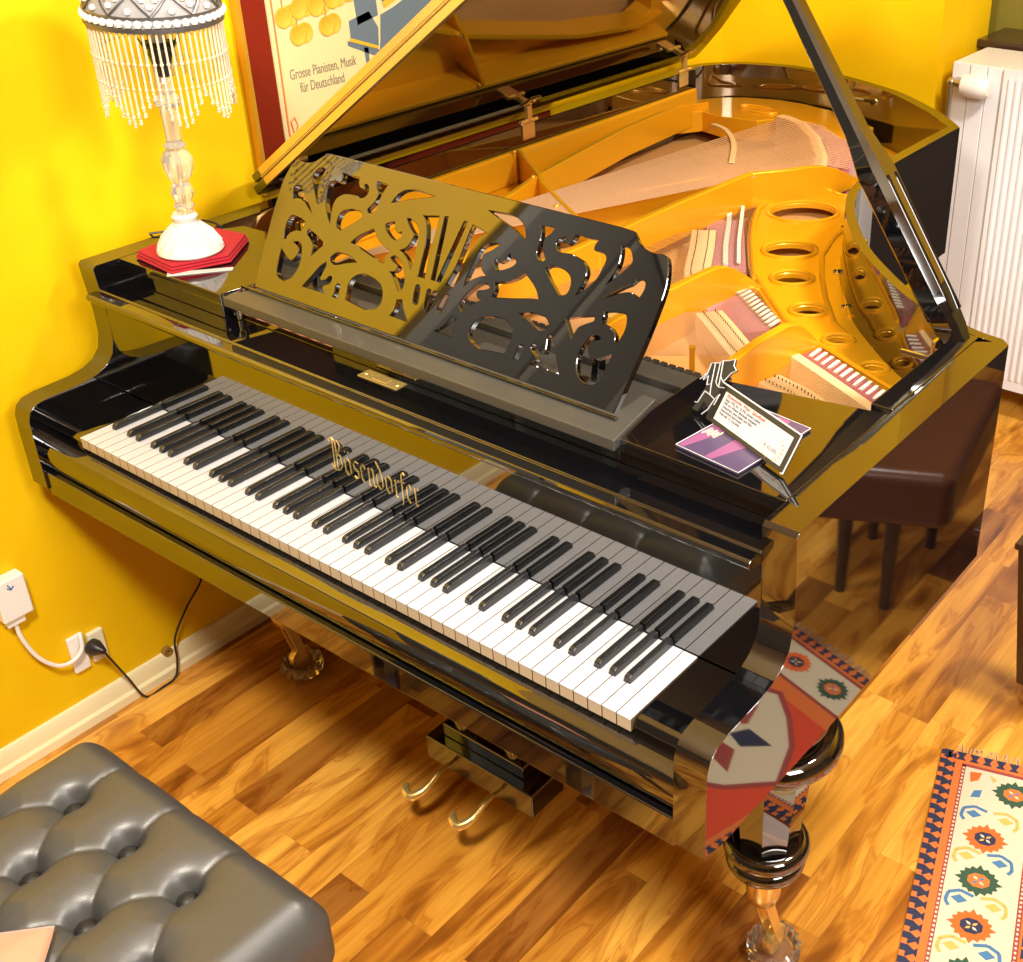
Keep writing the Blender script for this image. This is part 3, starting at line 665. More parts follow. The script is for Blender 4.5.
strip('listing_cloth', [(.458,1.455),(.505,1.375),(.575,1.255),(.645,1.145)], .009, .110, .1185, feltw)
strip('listing_cloth', [(.440,1.425),(.490,1.345),(.560,1.225),(.625,1.125)], .012, .106, .1145, feltw)
strip('listing_cloth', [tuple(q[:2]) for q in sm([(.130,1.815,0),(.194,1.783,0),(.277,1.69,0),(.365,1.545,0)])], .015, .181, .185, bridgew)
b = MB(); b.lathe([(.02,0),(.022,.006),(.008,.012)], (.425,1.40,.0705), 14); b.build('felt_disc', felt, piano)

# ---- prop slot strip, stick, hinges, lid
MB().box(1.282,1.3165,.49,.79,.236,.2565).build('stick_rest', lacquer, piano, bevel=.002)
b = MB(); b.box(1.262,1.316,.742,.752,.222,.240); b.box(1.258,1.266,.742,.792,.222,.250); b.box(1.262,1.316,.784,.794,.222,.240); b.box(1.262,1.266,.751,.785,.222,.240); b.build('stick_socket', steel, piano, bevel=.001)
MB().box(1.225,1.3165,.700,.706,.236,.244).build('lid_guide', steel, piano, bevel=.001)
A = math.radians(35); HX, HZ = XL, .270
lu = Vector((math.cos(A), 0, math.sin(A))); ln = Vector((-math.sin(A), 0, math.cos(A)))
lidout = [(0,.545),(1.505,.545),(1.505,.80),(1.44,.815),(1.30,.89),(1.22,.96),(1.12,1.06),(1.03,1.19),(.96,1.36),(.91,1.44),(.70,1.60),(.43,1.82),(.22,1.985),(.06,2.09),(0,2.12)]
lo_ = Vector((HX,0,HZ))
b = MB(); b.prism([lo_+lu*s+Vector((0,y,0)) for s, y in lidout], ln*.020); lid = b.build('main_lid', lacquer, piano, bevel=.003)
b = MB(); b.prism([lo_+ln*.0225+lu*s+Vector((0,y,0)) for s, y in [(0.01,.548),(1.50,.548),(1.50,.93),(0.01,.93)]], ln*.018); b.build('front_lid_flap', lacquer, piano, bevel=.003, label='front lid flap folded back on the main lid')
b = MB(); yh = .5445
for o, w_ in ((.003,.0145),(.0245,.0145)):
    b.prism([lo_+ln*o+lu*.05+Vector((0,yh,0)), lo_+ln*o+lu*1.45+Vector((0,yh,0)), lo_+ln*(o+w_)+lu*1.45+Vector((0,yh,0)), lo_+ln*(o+w_)+lu*.05+Vector((0,yh,0))], (0,-.0015,0))
b.tube([lo_+ln*.021+lu*.05+Vector((0,yh-.0015,0)), lo_+ln*.021+lu*1.45+Vector((0,yh-.0015,0))], .0025, 8)
b.build('lid_hinge_strip', brass, lid, label='long brass piano hinge on the lid edge')
for yh in (.64, 1.32, 1.99):
    b = MB()
    b.tube([(HX+.052,yh-.03,RT+.010),(HX+.052,yh+.03,RT+.010)], .006, 12)
    b.box(XL+.0485,XL+.052,yh-.022,yh+.022,RT-.035,RT+.006)
    b.box(HX+.046,HX+.058,yh-.008,yh+.008,RT+.008,RT+.047)
    q = lo_+lu*.062-ln*.0015
    b.prism([q+Vector((0,yh-.02,0)), q+Vector((0,yh+.02,0)), q+lu*.035+Vector((0,yh+.02,0)), q+lu*.035+Vector((0,yh-.02,0))], ln*-.002)
    for dx in (.010,.026): b.ball(q+lu*dx-ln*.003+Vector((0,yh,0)), .003, 8)
    b.build('lid_hinge', brass, piano, bevel=.0008)
# lid stick
p0 = Vector((1.292,.768,.246)); s_ = 1.155
p1 = lo_+lu*s_+Vector((0,.80,0))-ln*.004
d = (p1-p0).normalized(); sd = Vector((0,1,0)); sd = (sd-d*sd.dot(d)).normalized(); nn = d.cross(sd)
Lt = (p1-p0).length
b = MB()
secs = [(0,.018,.016),(.03,.021,.022),(.10,.023,.029),(.36,.023,.033),(.40,.019,.026),(.44,.015,.021),(.70,.012,.017),(1,.009,.012)]
def sec_pts(t, a, w_):
    c = p0+d*(Lt*t); r = []
    for u, v in ((-1,-.6),(-.6,-1),(.6,-1),(1,-.6),(1,.6),(.6,1),(-.6,1),(-1,.6)): r.append(c+nn*(a*u)+sd*(w_*v))
    return r
vs = []; fs = []
for s in secs: vs += sec_pts(*s)
for i in range(len(secs)-1):
    for k in range(8): fs.append((i*8+k, i*8+(k+1)%8, (i+1)*8+(k+1)%8, (i+1)*8+k))
fs += [tuple(range(7,-1,-1)), tuple((len(secs)-1)*8+k for k in range(8))]
b.add(vs, fs)
stick = b.build('lid_stick', lacquer, piano, ang=25)
b = MB()
for o in (-.013,.013):
    b.tube([p0+d*(Lt*.06)-nn*.0232+sd*o, p0+d*(Lt*.34)-nn*.0232+sd*o], .0025, 8); b.tube([p0+d*(Lt*.06)+nn*.0232+sd*o, p0+d*(Lt*.34)+nn*.0232+sd*o], .0025, 8)
b.build('stick_moulding', lacquer, stick)
# brass catch inside the tail, screw on bentside
b = MB(); b.box(.315,.345,2.190,2.206,.185,.225); b.tube([(.33,2.19,.205),(.335,2.15,.198),(.355,2.135,.198)], .006, 8); b.ball((.362,2.132,.198), .012); b.tube([(.33,2.19,.21),(.300,2.165,.248)], .006, 8); b.build('lid_catch', brass, piano)
b = MB(); b.lathe([(.013,0),(.013,.004),(.007,.008),(.009,.016),(.004,.022)], (.852,1.276,.165), 14, ax=(.85,.5,.1)); b.build('case_knob', steel, piano)

# ---- legs
def leg(x, y):
    b = MB()
    def bead_(r, rr, zc, n_=10): return [(r+rr*math.cos(math.pi/2-math.pi*k/n_), zc+rr*math.sin(math.pi/2-math.pi*k/n_)) for k in range(n_+1)]
    b.lathe([(.075,-.142),(.082,-.172),(.062,-.182)]+bead_(.072,.013,-.196)+[(.068,-.211)]+bead_(.086,.022,-.236)+[(.080,-.260),(.062,-.268)], (x,y,0), 44)
    b.lathe([(.060,-.266),(.0645,-.278),(.0645,-.288),(.051,-.445),(.049,-.455)], (x,y,0), 8, rot=PI/8)
    b.lathe([(.046,-.450)]+bead_(.054,.0165,-.464)+[(.056,-.481)]+bead_(.050,.015,-.496)+[(.040,-.512),(.033,-.519)], (x,y,0), 40)
    lg = b.build('leg', lacquer, piano, ang=40)
    b = MB(); b.lathe([(.029,-.5195),(.029,-.575),(.024,-.595),(.020,-.600)], (x,y,0), 24); b.build('ferrule', brass, lg)
    b = MB(); wx, wy = x+.020, y+.010
    for s in (-1, 1):
        b.prism([(x+s*.011-.002, y-.012,-.600),(x+s*.011-.002, y+.012,-.600),(wx+s*.012-.002, wy+.010,-.690),(wx+s*.012-.002, wy-.006,-.694)], (.004,0,0))
    b.box(x-.013,x+.013,y-.014,y+.012,-.606,-.598); b.build('caster_fork', brass, lg, bevel=.001)
    b = MB(); b.lathe([(.020,-.0085),(.026,-.0075),(.0275,0),(.026,.0075),(.020,.0085)], (wx,wy,-.690), 28, ax=(1,0,0)); b.lathe([(.004,-.014),(.004,.014)], (wx,wy,-.690), 10, ax=(1,0,0)); b.build('caster_wheel', brass, lg)
    # leg plate
    return lg
LEGS = [(1.258,.306),(.028,.318),(.36,1.72)]
for x, y in LEGS: leg(x, y)
MB().box(.22,.50,1.60,1.84,-.148,-.12).build('leg_block', lacquer, piano, bevel=.003)
MB().box(XA0,XA1,.341,.46,-.135,-.05).build('bottom_frame', lacquer, piano, bevel=.003)
MB().box(.15,.62,.47,1.62,-.12,-.06).build('bottom_frame', darkw, piano, bevel=.003)
# ---- pedal lyre
b = MB(); b.box(.528,.800,.250,.340,-.655,-.600); lyre = b.build('pedal_box', lacquer, piano, bevel=.003)
MB().box(.556,.762,.272,.322,-.5995,-.570).build('pedal_box_cap', lacquer, lyre, bevel=.003)
for x in (.595,.725):
    b = MB(); b.lathe([(.022,0),(.024,.02),(.016,.04),(.018,.10),(.024,.18),(.018,.30),(.015,.38),(.022,.41),(.022,.4345)], (x,.297,-.5695), 20); b.build('lyre_post', lacquer, lyre)
for x in (.602,.724):
    b = MB(); pts = [(x,.250,-.625),(x,.215,-.622),(x-.001,.190,-.632),(x-.006,.168,-.642),(x-.020,.152,-.648),(x-.036,.156,-.646),(x-.044,.168,-.643)]
    b.tube(sm(pts, 4), [(.005,.006,.007,.009,.010,.009,.005)[min(6,i//4)]*(1-(i%4)/4)+(.005,.006,.007,.009,.010,.009,.005)[min(6,i//4+1)]*((i%4)/4) for i in range(25)], 12); b.build('pedal', brass, lyre)

# caster cups
glassc = mat('crystal', (.98,.95,.88), .05, trans=.95, ior=1.5)
for i, (x, y) in enumerate(LEGS):
    b = MB(); n = 16; vs = []
    prof = [(.032,FZ+.0005),(.042,FZ+.010),(.043,FZ+.034),(.036,FZ+.036),(.031,FZ+.0165),(.001,FZ+.0160)]
    cy = y+.010; x = x+.020
    for j, (r, z) in enumerate(prof):
        for k in range(n*2):
            rr = r*(1+.10*(k % 2) if j < 4 else 1); t = PI*k/n; vs.append((x+rr*math.cos(t), cy+rr*math.sin(t), z))
    m_ = n*2; fs = [(j*m_+k, j*m_+(k+1)%m_, (j+1)*m_+(k+1)%m_, (j+1)*m_+k) for j in range(len(prof)-1) for k in range(m_)]
    fs += [tuple(range(m_-1,-1,-1)), tuple((len(prof)-1)*m_+k for k in range(m_))]
    b.add(vs, fs); c = b.build('caster_cup', glassc, ang=20)
    tag(c, ['cut-glass caster cup under the front right piano leg', 'cut-glass caster cup under the front left piano leg near the wall', 'cut-glass caster cup under the rear piano leg'][i], 'caster cup', 'caster cups under the piano legs')

# ================================================================== ON THE PIANO
# folded red cloth and white card under the lamp
def slab(poly, z0, z1, wob=.0, seed=1): return MB().poly(poly, z0, z1)
b = MB()
rc = [(-.062,.212),(.060,.202),(.098,.300),(.030,.392),(-.060,.378),(-.078,.33)]
for i in range(3):
    k = 1-.025*i; cx_, cy_ = .01,.30
    pts = [(cx_+(x-cx_)*k, cy_+(y-cy_)*k) for x, y in rc]
    b.poly(pts, .2565+.0052*i, .2612+.0052*i)
c = b.build('folded_cloth', redcloth, bevel=.003, seg=3); tag(c, 'folded red cloth under the bead lamp on the piano', 'cloth')
c = MB().poly([(.045,.204),(.118,.290),(.128,.280),(.060,.193)], .2557,.2566).build('white_card', paper); tag(c, 'white card sticking out under the folded red cloth', 'card')
LZ = .2725; LB = Vector((.024,.272,LZ))
lamp = thing('table_lamp', 'crystal table lamp with beaded fringe shade on a red cloth', 'lamp', LB+DZ)
la = Vector((.065,.0,1)).normalized()
b = MB(); b.lathe([(.054,0),(.0585,.004),(.0575,.010),(.050,.019),(.041,.030),(.032,.041),(.024,.050),(.020,.056),(.023,.066),(.019,.072)], LB, 40, ax=None)
for k in range(16):
    t = 2*PI*k/16; b.tube([LB+Vector((.055*math.cos(t),.055*math.sin(t),.010)), LB+Vector((.042*math.cos(t+.12),.042*math.sin(t+.12),.0305)), LB+Vector((.024*math.cos(t+.25),.024*math.sin(t+.25),.051))], [.0035,.0048,.002], 6)
b.build('lamp_base', ceramic, lamp)
b = MB(); b.lathe([(.013,.074),(.014,.080),(.018,.086),(.014,.094),(.016,.100),(.020,.112),(.017,.122),(.013,.130),(.020,.140),(.025,.155),(.027,.170),(.022,.182),(.014,.190),(.019,.196),(.013,.203),(.014,.240),(.016,.262),(.023,.268),(.024,.276),(.015,.284),(.010,.30),(.013,.306),(.008,.316)], LB, 14, ax=la); b.build('lamp_stem', glass, lamp, ang=20)
b = MB(); b.lathe([(.003,.07),(.003,.33)], LB, 8, ax=la); b.build('lamp_rod', brass, lamp)
b = MB(); b.lathe([(.011,.316),(.014,.33),(.020,.352),(.018,.362),(.026,.364),(.027,.368),(.018,.372)], LB, 18, ax=la); b.build('lamp_socket', blackp, lamp)
b = MB(); b.lathe([(.012,.372),(.014,.39),(.016,.41),(.012,.43),(.003,.44)], LB, 16, ax=la); b.build('light_bulb', mat('bulb_frosted', (.9,.88,.85), .3), lamp)
SC = LB+la*.414; SR = .106
b = MB(); b.lathe([(SR,0),(SR*.985,.018),(SR*.90,.045),(SR*.70,.080),(SR*.45,.105),(SR*.2,.115),(SR*.19,.112),(SR*.44,.102),(SR*.69,.077),(SR*.885,.043),(SR*.965,.017),(SR*.975,0)], SC, 48, ax=la); shade = b.build('lamp_shade', shadec, lamp)
qa = Vector((0,0,1)).rotation_difference(la)
def sp(r, t, h): return SC+qa@Vector((r*math.cos(t), r*math.sin(t), h))
b = MB()
for h, r, rr in ((.0,SR+.001,.003),(-.003,SR+.0015,.0022),(.018,SR*.985+.002,.0022)):
    b.ring([sp(r, 2*PI*k/48, h) for k in range(48)], rr)
for k in range(10):
    t0 = 2*PI*k/10
    for sg in (-1,1): b.tube([sp(SR*.99+.002,t0,.020), sp(SR*.955+.002,t0+sg*.12,.032), sp(SR*.89+.002,t0+sg*.27,.047), sp(SR*.70+.002,t0+sg*.31,.081)], .0018, 6)
b.build('shade_filigree', pewter, shade)
b = MB()
for k in range(46): b.ball(sp(SR+.001, 2*PI*k/46, .0095), .0068, 8)
for k in range(10):
    for dt, h, r in ((.0,.035,.945),(.10,.045,.90),(-.10,.045,.90),(.31,.028,.97),(0,.058,.84)): b.ball(sp(SR*r+.002, 2*PI*k/10+dt, h), .0052, 8)
b.build('shade_pearls', pearl, shade)
b = MB()
for k in range(3): t = 2*PI*k/3+.4; b.tube([sp(SR*.97,t,.004), sp(.05,t,-.004), sp(.027,t,-.045)], .0013, 6)
b.ring([sp(.027, 2*PI*k/16, -.045) for k in range(16)], .0015); b.build('shade_carrier', blackp, lamp)
strand = None
NS = 64
for k in range(NS):
    t = 2*PI*k/NS; c = sp(SR-.002, t, -.004)+DZ
    if k % 8 == 0:
        protos = None
    j = k % 8; Ls = [0,.018,.034,.044,.048,.042,.030,.014][j]
    key = j
    if k < 8:
        b = MB(); z = -.002
        b.tube([(0,0,z),(0,0,z-.044)], .0019, 6); z -= .044; b.ball((0,0,z-.003), .0034, 8); z -= .006
        b.tube([(0,0,z),(0,0,z-.034)], .0016, 6); z -= .034; b.ball((0,0,z-.0025), .003, 8); z -= .006
        if Ls > .012: b.tube([(0,0,z),(0,0,z-Ls+.008)], .0019, 6); z -= Ls-.008; b.ball((0,0,z-.003), .0034, 8); z -= .006
        b.ball((0,0,z-.002), .0026, 6); b.ball((.002,0,z-.007), .0026, 6); b.ball((-.001,.001,z-.012), .003, 6)
        if k == 0: strands = []
        ob = b.build('bead_strand', bead, lamp, z=0, origin=(0,0,0)); ob.location = c-lamp.location; strands.append(ob)
    else:
        ob = strands[j].copy(); COL.objects.link(ob); ob.parent = lamp; ob.location = c-lamp.location
b = MB(); b.tube([(-.070,.405,.2585),(-.085,.400,.266),(-.100,.385,.272),(-.112,.35,.262),(-.150,.30,.259),(-.176,.33,.23),(-.180,.36,.10),(-.180,.34,-.25),(-.181,.32,-.45)], .0022, 6); b.build('lamp_cord', blackp, lamp)

# price sign + leaflet on the treble side board
lf = thing('leaflet', 'purple leaflet lying under the price sign on the piano', 'leaflet', (1.19,.30,Z0+.2557))
q = [(1.130,.229),(1.236,.216),(1.253,.371),(1.148,.384)]
MB().poly(q, .2560,.2590).build('leaflet_page', [purple], lf)
def bil(u, v): 
    a = Vector(q[0]).lerp(Vector(q[1]), u); c = Vector(q[3]).lerp(Vector(q[2]), u); r = a.lerp(c, v); return (r.x, r.y)
b = MB(); b.poly([bil(.02,.02),bil(.10,.02),bil(.22,.35),bil(.30,.62),bil(.12,.98),bil(.02,.98)], .2591,.2594); b.poly([bil(.45,.02),bil(.55,.02),bil(.80,.6),bil(.70,.98),bil(.50,.98)], .2591,.2594); b.build('leaflet_print', pinkpr, lf, smooth=False)
b = MB(); b.ring([(x,y,.2596) for x,y in [bil(u,v) for u,v in ((0,0),(.33,0),(.66,0),(1,0),(1,.33),(1,.66),(1,1),(.66,1),(.33,1),(0,1),(0,.66),(0,.33))]], .0006, 4); b.build('leaflet_edge', paper, lf)
for k in range(5):
    pass
b = MB()
for k in range(5):
    u0 = .05+.045*k; a = bil(u0,.30+.02*(k%2)); c = bil(u0+.02,.42-.02*(k%2)); b.tube([(a[0],a[1],.2597),(c[0],c[1],.2597)], .0009, 5)
b.build('leaflet_emblem', mat('printed_yellow', (.85,.75,.4), .5), lf)

BL, BR = Vector((1.125,.310,.2605)), Vector((1.282,.246,.2605)); sx = (BR-BL).normalized(); W_ = (BR-BL).length
back = Vector((-sx.y, sx.x, 0)); su = (Vector((0,0,1))*.86+back*.50).normalized(); HS = .052
sign = thing('price_sign', 'black stand-up price sign with white card beside a piano silhouette', 'sign', (BL+BR)/2+DZ-Vector((0,0,.0015)))
Ms = frame(BL, sx, su)
def sl(u, v, w=0): return Ms@Vector((u, v, w))
b = MB(); b.prism([sl(-.002,0),sl(W_+.002,0),sl(W_+.002,HS+.003),sl(-.002,HS+.003)], Ms.to_3x3()@Vector((0,0,-.0035))); b.build('sign_board', blackcard, sign)
fp = (Ms.to_3x3()@Vector((0,0,1)))
b = MB(); b.prism([sl(.012,.006,.0003),sl(W_-.008,.006,.0003),sl(W_-.008,HS-.005,.0003),sl(.012,HS-.005,.0003)], fp*.0006); b.build('sign_card', paper, sign, smooth=False)
b = MB()
for a, c in (((-.002,HS+.003),(W_+.002,HS+.003)),((W_+.002,HS+.003),(W_+.002,0)),((W_+.002,0),(W_-.002,-.001))): b.tube([sl(*a,0), sl(*c,0)], .0011, 6)
b.build('sign_edge', paper, sign)
b = MB(); foot = sl(W_*.5,HS*.75,-.004)
b.prism([sl(W_*.45,HS*.8,-.004), sl(W_*.55,HS*.8,-.004), Vector((sl(W_*.55,0).x+back.x*.05, sl(W_*.55,0).y+back.y*.05, .2605)), Vector((sl(W_*.45,0).x+back.x*.05, sl(W_*.45,0).y+back.y*.05, .2605))], back*.002); b.build('sign_support', blackcard, sign)
# piano silhouette on the left of the board
sil = [(-.040,-.002),(-.028,-.001),(-.024,.018),(-.006,.018),(-.002,.0),(.012,.0),(.012,.060),(-.002,.063),(.006,.082),(.014,.090),(.004,.094),(.001,.104),(-.012,.096),(-.022,.092),(-.026,.086),(-.036,.082),(-.044,.078),(-.042,.060),(-.046,.050),(-.044,.048),(-.038,.058),(-.032,.044),(-.036,.030),(-.036,.012)]
so = sl(.002,0)
b = MB(); b.prism([sl(x*.9-.001, y*.86+.001) for x, y in sil], Ms.to_3x3()@Vector((0,0,-.003))); b.build('piano_silhouette', blackcard, sign, smooth=False)
b = MB(); 
def line(pp): b.tube([sl(x*.9-.001, y*.86+.001, .0008) for x, y in pp], .0008, 5)
line(sil[7:22]); line([(-.036,.082),(-.024,.050)]); line([(-.026,.086),(-.016,.056),(-.008,.052)]); line([(-.032,.044),(-.024,.050),(-.016,.034),(-.002,.032),(.004,.044)]); line([(-.016,.034),(-.030,.034)]); line([(-.022,.092),(-.012,.068),(-.002,.063)]); line([(-.012,.068),(-.006,.052),(.006,.056)]); line([(-.030,.034),(-.034,.012),(-.040,.010)]); line([(-.002,.032),(-.006,.012),(-.014,.0)]); line([(.004,.044),(.002,.024)]); line([(-.044,.060),(-.052,.046)])
b.build('silhouette_outline', paper, sign)
u0 = .018
rows = [('Bösendorfer, Wien - Salonflügel', textr, .0066, HS-.0105), ('Bauj. 1892, Nr. 12.880, schwarz poliert,', textd, .0050, HS-.0158), ('200 cm, Wiener Mechanik, komplett', textd, .0050, HS-.0208), ('restauriert, neue Saiten und Filze,', textd, .0050, HS-.0258), ('historisches Instrument', textd, .0050, HS-.0308), ('Preis inkl. 5 J. Garantie', textd, .0050, HS-.0358)]
for t_, m_, sz, v in rows: text_mesh('sign_text', t_, sz, Ms@Matrix.Translation((u0, v, .0012)), m_, sign, extrude=.00005, bold=.00012)
text_mesh('sign_text', '€ 42.500,-', .0072, Ms@Matrix.Translation((W_-.050, .0155, .0012)), textd, sign, extrude=.00005)
b = MB()
for k in range(-7, 8):
    if abs(k) < 1: continue
    t = PI*1.5+k*.36
    cxx, cyy = W_-.033, .0205
    for rr in (.0165,.0195):
        b.prism([sl(cxx+rr*math.cos(t)-.001*math.sin(t), cyy+rr*.8*math.sin(t), .0011), sl(cxx+rr*math.cos(t+.1), cyy+rr*.8*math.sin(t+.1)+.0008, .0011), sl(cxx+(rr+.0035)*math.cos(t+.16), cyy+(rr+.0035)*.8*math.sin(t+.16), .0011)], fp*.0002)
b.build('laurel_wreath', mat('wreath_brown', (.45,.28,.08), .6), sign, smooth=False)

# ================================================================== ON THE WALL
pic = thing('framed_poster', 'mahogany framed piano recital poster with gold medals on the yellow wall', 'picture', (XW, 1.0, Z0+.26))
XF = XW+.001
Y0p, Y1p, Z0p, Z1p = .600, 1.50, .262, 1.30
def wbox(b, y0, y1, z0, z1, x0, x1, m=0): return b.box(x0, x1, y0, y1, z0, z1, m)
b = MB()
fw = .058
for (a, c, e, f) in ((Y0p,Y0p+fw,Z0p,Z1p),(Y1p-fw,Y1p,Z0p,Z1p),(Y0p+fw,Y1p-fw,Z0p,Z0p+fw*.62),(Y0p+fw,Y1p-fw,Z1p-fw,Z1p)): wbox(b, a, c, e, f, XF, XF+.018)
b.build('picture_frame', framew, pic, bevel=.003)
b = MB()
for (a, c, e, f) in ((Y0p-.012,Y0p,Z0p-.004,Z1p),(Y0p-.012,Y1p,Z0p-.012,Z0p)): wbox(b, a, c, e, f, XF, XF+.020)
b.build('frame_gilt_edge', mat('gilt', (.80,.42,.03), .35, metal=.5), pic, bevel=.002)
MB().box(XF, XF+.006, Y0p+fw, Y1p-fw, Z0p+.03, Z1p-fw).build('poster_sheet', cream, pic, smooth=False)
XP = XF+.0062
b = MB()
medals = [(.705,.592),(.745,.604),(.79,.603),(.835,.612),(.88,.62),(.735,.553),(.812,.560)]
for y, z in medals:
    for dy, dz_, dx in ((.018,.002,0),(0,0,.0012)): b.lathe([(.021,0),(.021,.001),(.017,.0012),(.016,.0006),(.0005,.0006)], (XP+dx, y+dy, z+dz_), 24, ax=(1,0,0))
b.build('printed_medals', goldp, pic)
b = MB()
for y, z in medals: b.tube([(XP+.0005,y,z+.02),(XP+.0005,y,.80)], .0016, 4)
b.tube([(XP+.0005,.672,1.2),(XP+.0005,.680,.60),(XP+.0005,.678,.36),(XP+.0005,.684,.338),(XP+.0005,.694,.350),(XP+.0005,.702,.375),(XP+.0005,.696,.392),(XP+.0005,.686,.384),(XP+.0005,.690,.362),(XP+.0005,.700,.350),(XP+.0005,.690,.322),(XP+.0005,.680,.316),(XP+.0005,.684,.330),(XP+.0005,.73,.334),(XP+.0005,1.40,.336)], .0020, 4)
b.build('printed_ribbons', ribbonp, pic)
Mw = lambda y, z: frame((XP+.0006, y, z), (0,1,0), (0,0,1))
text_mesh('poster_text', 'Grosse Pianisten, Musik', .030, Mw(.700,.468), greyp, pic, extrude=.0002, sx=.62)
text_mesh('poster_text', 'für Deutschland', .030, Mw(.722,.438), greyp, pic, extrude=.0002, sx=.62)
b = MB()
def pf(pts, m=0): b.prism([(XP+.0003*m, y, z) for y, z in pts], (.0006,0,0), m)
pf([(.862,.520),(.95,.487),(.955,.510),(.962,.560),(1.0,.570),(1.25,.66),(1.25,.60),(1.05,.50),(.965,.478),(.95,.470),(.862,.510)])
pf([(.895,.548),(.955,.560),(.952,.63),(.935,.65),(.905,.64),(.892,.60)])
pf([(.872,.522),(.948,.497),(.952,.535),(.93,.572),(.872,.560)])
pf([(.905,.500),(.918,.497),(.916,.43),(.910,.43)]); pf([(1.10,.54),(1.112,.545),(1.106,.45),(1.10,.45)])
pf([(.93,.64),(1.30,.78),(1.30,.70),(.98,.575)])
b.build('printed_piano', blueg, pic, smooth=False)
b = MB(); b.prism([(XP+.0012,.868,.518),(XP+.0012,.945,.490),(XP+.0012,.946,.497),(XP+.0012,.869,.526)], (.0003,0,0)); b.prism([(XP+.0012,.97,.585),(XP+.0012,1.25,.69),(XP+.0012,1.25,.675),(XP+.0012,.975,.572)], (.0003,0,0)); b.build('printed_highlights', goldp, pic, smooth=False)

# sockets, plugs, cords
sock = thing('wall_socket', 'white double wall socket low on the yellow wall beneath the keyboard', 'wall socket', (XW,-.01,Z0-.56))
MB().box(XW+.0005,XW+.010,-.047,-.012,-.600,-.512).build('socket_plate', plast, sock, bevel=.003)
MB().box(XW+.0005,XW+.012,-.006,.028,-.596,-.524).build('socket_plate', plastic_y, sock, bevel=.003)
plug = thing('power_plug', 'black plug in the wall socket with thin black cord to the piano', 'plug', (XW+.013,.0,Z0-.555))
b = MB(); b.lathe([(.017,0),(.017,.012),(.011,.024),(.006,.034)], (XW+.0125,-.004,-.552), 16, ax=(1,.25,-.1)); b.build('plug_body', blackp, plug)
b = MB(); b.tube(sm([(XW+.043,.004,-.557),(XW+.040,.020,-.60),(XW+.030,.045,-.665),(XW+.030,.07,-.7315),(XW+.032,.11,-.7320),(XW+.030,.145,-.728),(XW+.026,.160,-.69),(XW+.020,.170,-.64),(XW+.016,.215,-.585),(XW+.012,.262,-.545),(XW+.012,.27,-.50),(XW+.020,.29,-.30),(XW+.055,.31,-.148)]), .0026, 6); b.build('cord', blackp, plug)
ad = thing('plug_adapter', 'white plug-in power adapter on the wall with a looping white cable', 'adapter', (XW,-.12,Z0-.40))
MB().box(XW+.0005,XW+.030,-.155,-.095,-.395,-.305).build('adapter_body', plast, ad, bevel=.004)
b = MB(); b.box(XW+.004,XW+.022,-.148,-.112,-.412,-.396); b.build('adapter_collar', plast, ad, bevel=.002)
b = MB(); b.tube([(XW+.0305,-.132,-.322),(XW+.0305,-.126,-.327),(XW+.0305,-.120,-.322)], .0014, 5); b.tube([(XW+.0305,-.130,-.315),(XW+.0305,-.126,-.324)], .0012, 5); b.build('adapter_mark', inkblue, ad)
b = MB(); b.tube(sm([(XW+.013,-.130,-.412),(XW+.016,-.128,-.45),(XW+.020,-.112,-.505),(XW+.024,-.082,-.545),(XW+.024,-.050,-.553),(XW+.022,-.028,-.540),(XW+.018,-.022,-.515),(XW+.013,-.022,-.508)]), .0042, 8); b.build('cable', plast, ad)
cl = MB().lathe([(.011,0),(.011,.012),(.005,.012),(.005,.004)], (XW+.0005,.152,-.672), 16, ax=(1,0,0)).build('pipe_stub', mat('dull_brass', (.30,.16,.03), .5), None); tag(cl, 'small round pipe stub in the yellow wall above the skirting', 'pipe')

# ================================================================== RADIATOR
rad = thing('radiator', 'tall white ribbed panel radiator behind the piano tail', 'radiator', (1.1,2.46,0))
RX0, RX1, RY0, RY1, RZ0, RZ1 = .573, 1.02, 2.345, 2.58, -.62, .31
b = MB(); b.box(RX0+.002, RX1-.002, RY0+.006, RY1, RZ0, RZ1-.004); b.build('radiator_core', radw, rad, bevel=.003)
b = MB(); b.box(RX0, RX0+.050, RY0, RY0+.005, RZ0, RZ1); b.box(RX0+.052, RX0+.100, RY0-.003, RY0+.005, RZ0, RZ1); b.box(RX0+.102, RX0+.148, RY0, RY0+.005, RZ0, RZ1); b.box(RX0, RX0+.148, RY0+.0055, RY1, RZ1-.0035, RZ1); b.build('radiator_end', radw, rad, bevel=.0015)
b = MB(); b.box(RX0+.151, RX1, RY0-.010, RY0+.0055, RZ0, RZ1+.002); b.box(RX0+.151, RX1, RY0+.0055, RY1, RZ1-.0035, RZ1+.002)
x = RX0+.165
while x < RX1-.02: b.prism([(x, RY0-.010, RZ0+.03),(x+.004, RY0-.015, RZ0+.04),(x+.011, RY0-.015, RZ0+.04),(x+.015, RY0-.010, RZ0+.03)], (0,0,RZ1-RZ0-.06)); x += .0205
b.build('radiator_front', radw, rad, bevel=.001)
vz = .262
b = MB(); b.tube([(RX0+.020,RY0,vz),(RX0+.020,RY0-.035,vz),(RX0+.050,RY0-.040,vz)], .010, 12); b.tube([(RX0+.012,RY0-.03,vz+.012),(RX0+.012,RY0-.03,RZ0-.1)], .007, 12); b.ball((RX0+.014,RY0-.032,vz), .013, 12); b.build('radiator_valve', mat('nickel', (.55,.5,.42), .3, metal=.9), rad)
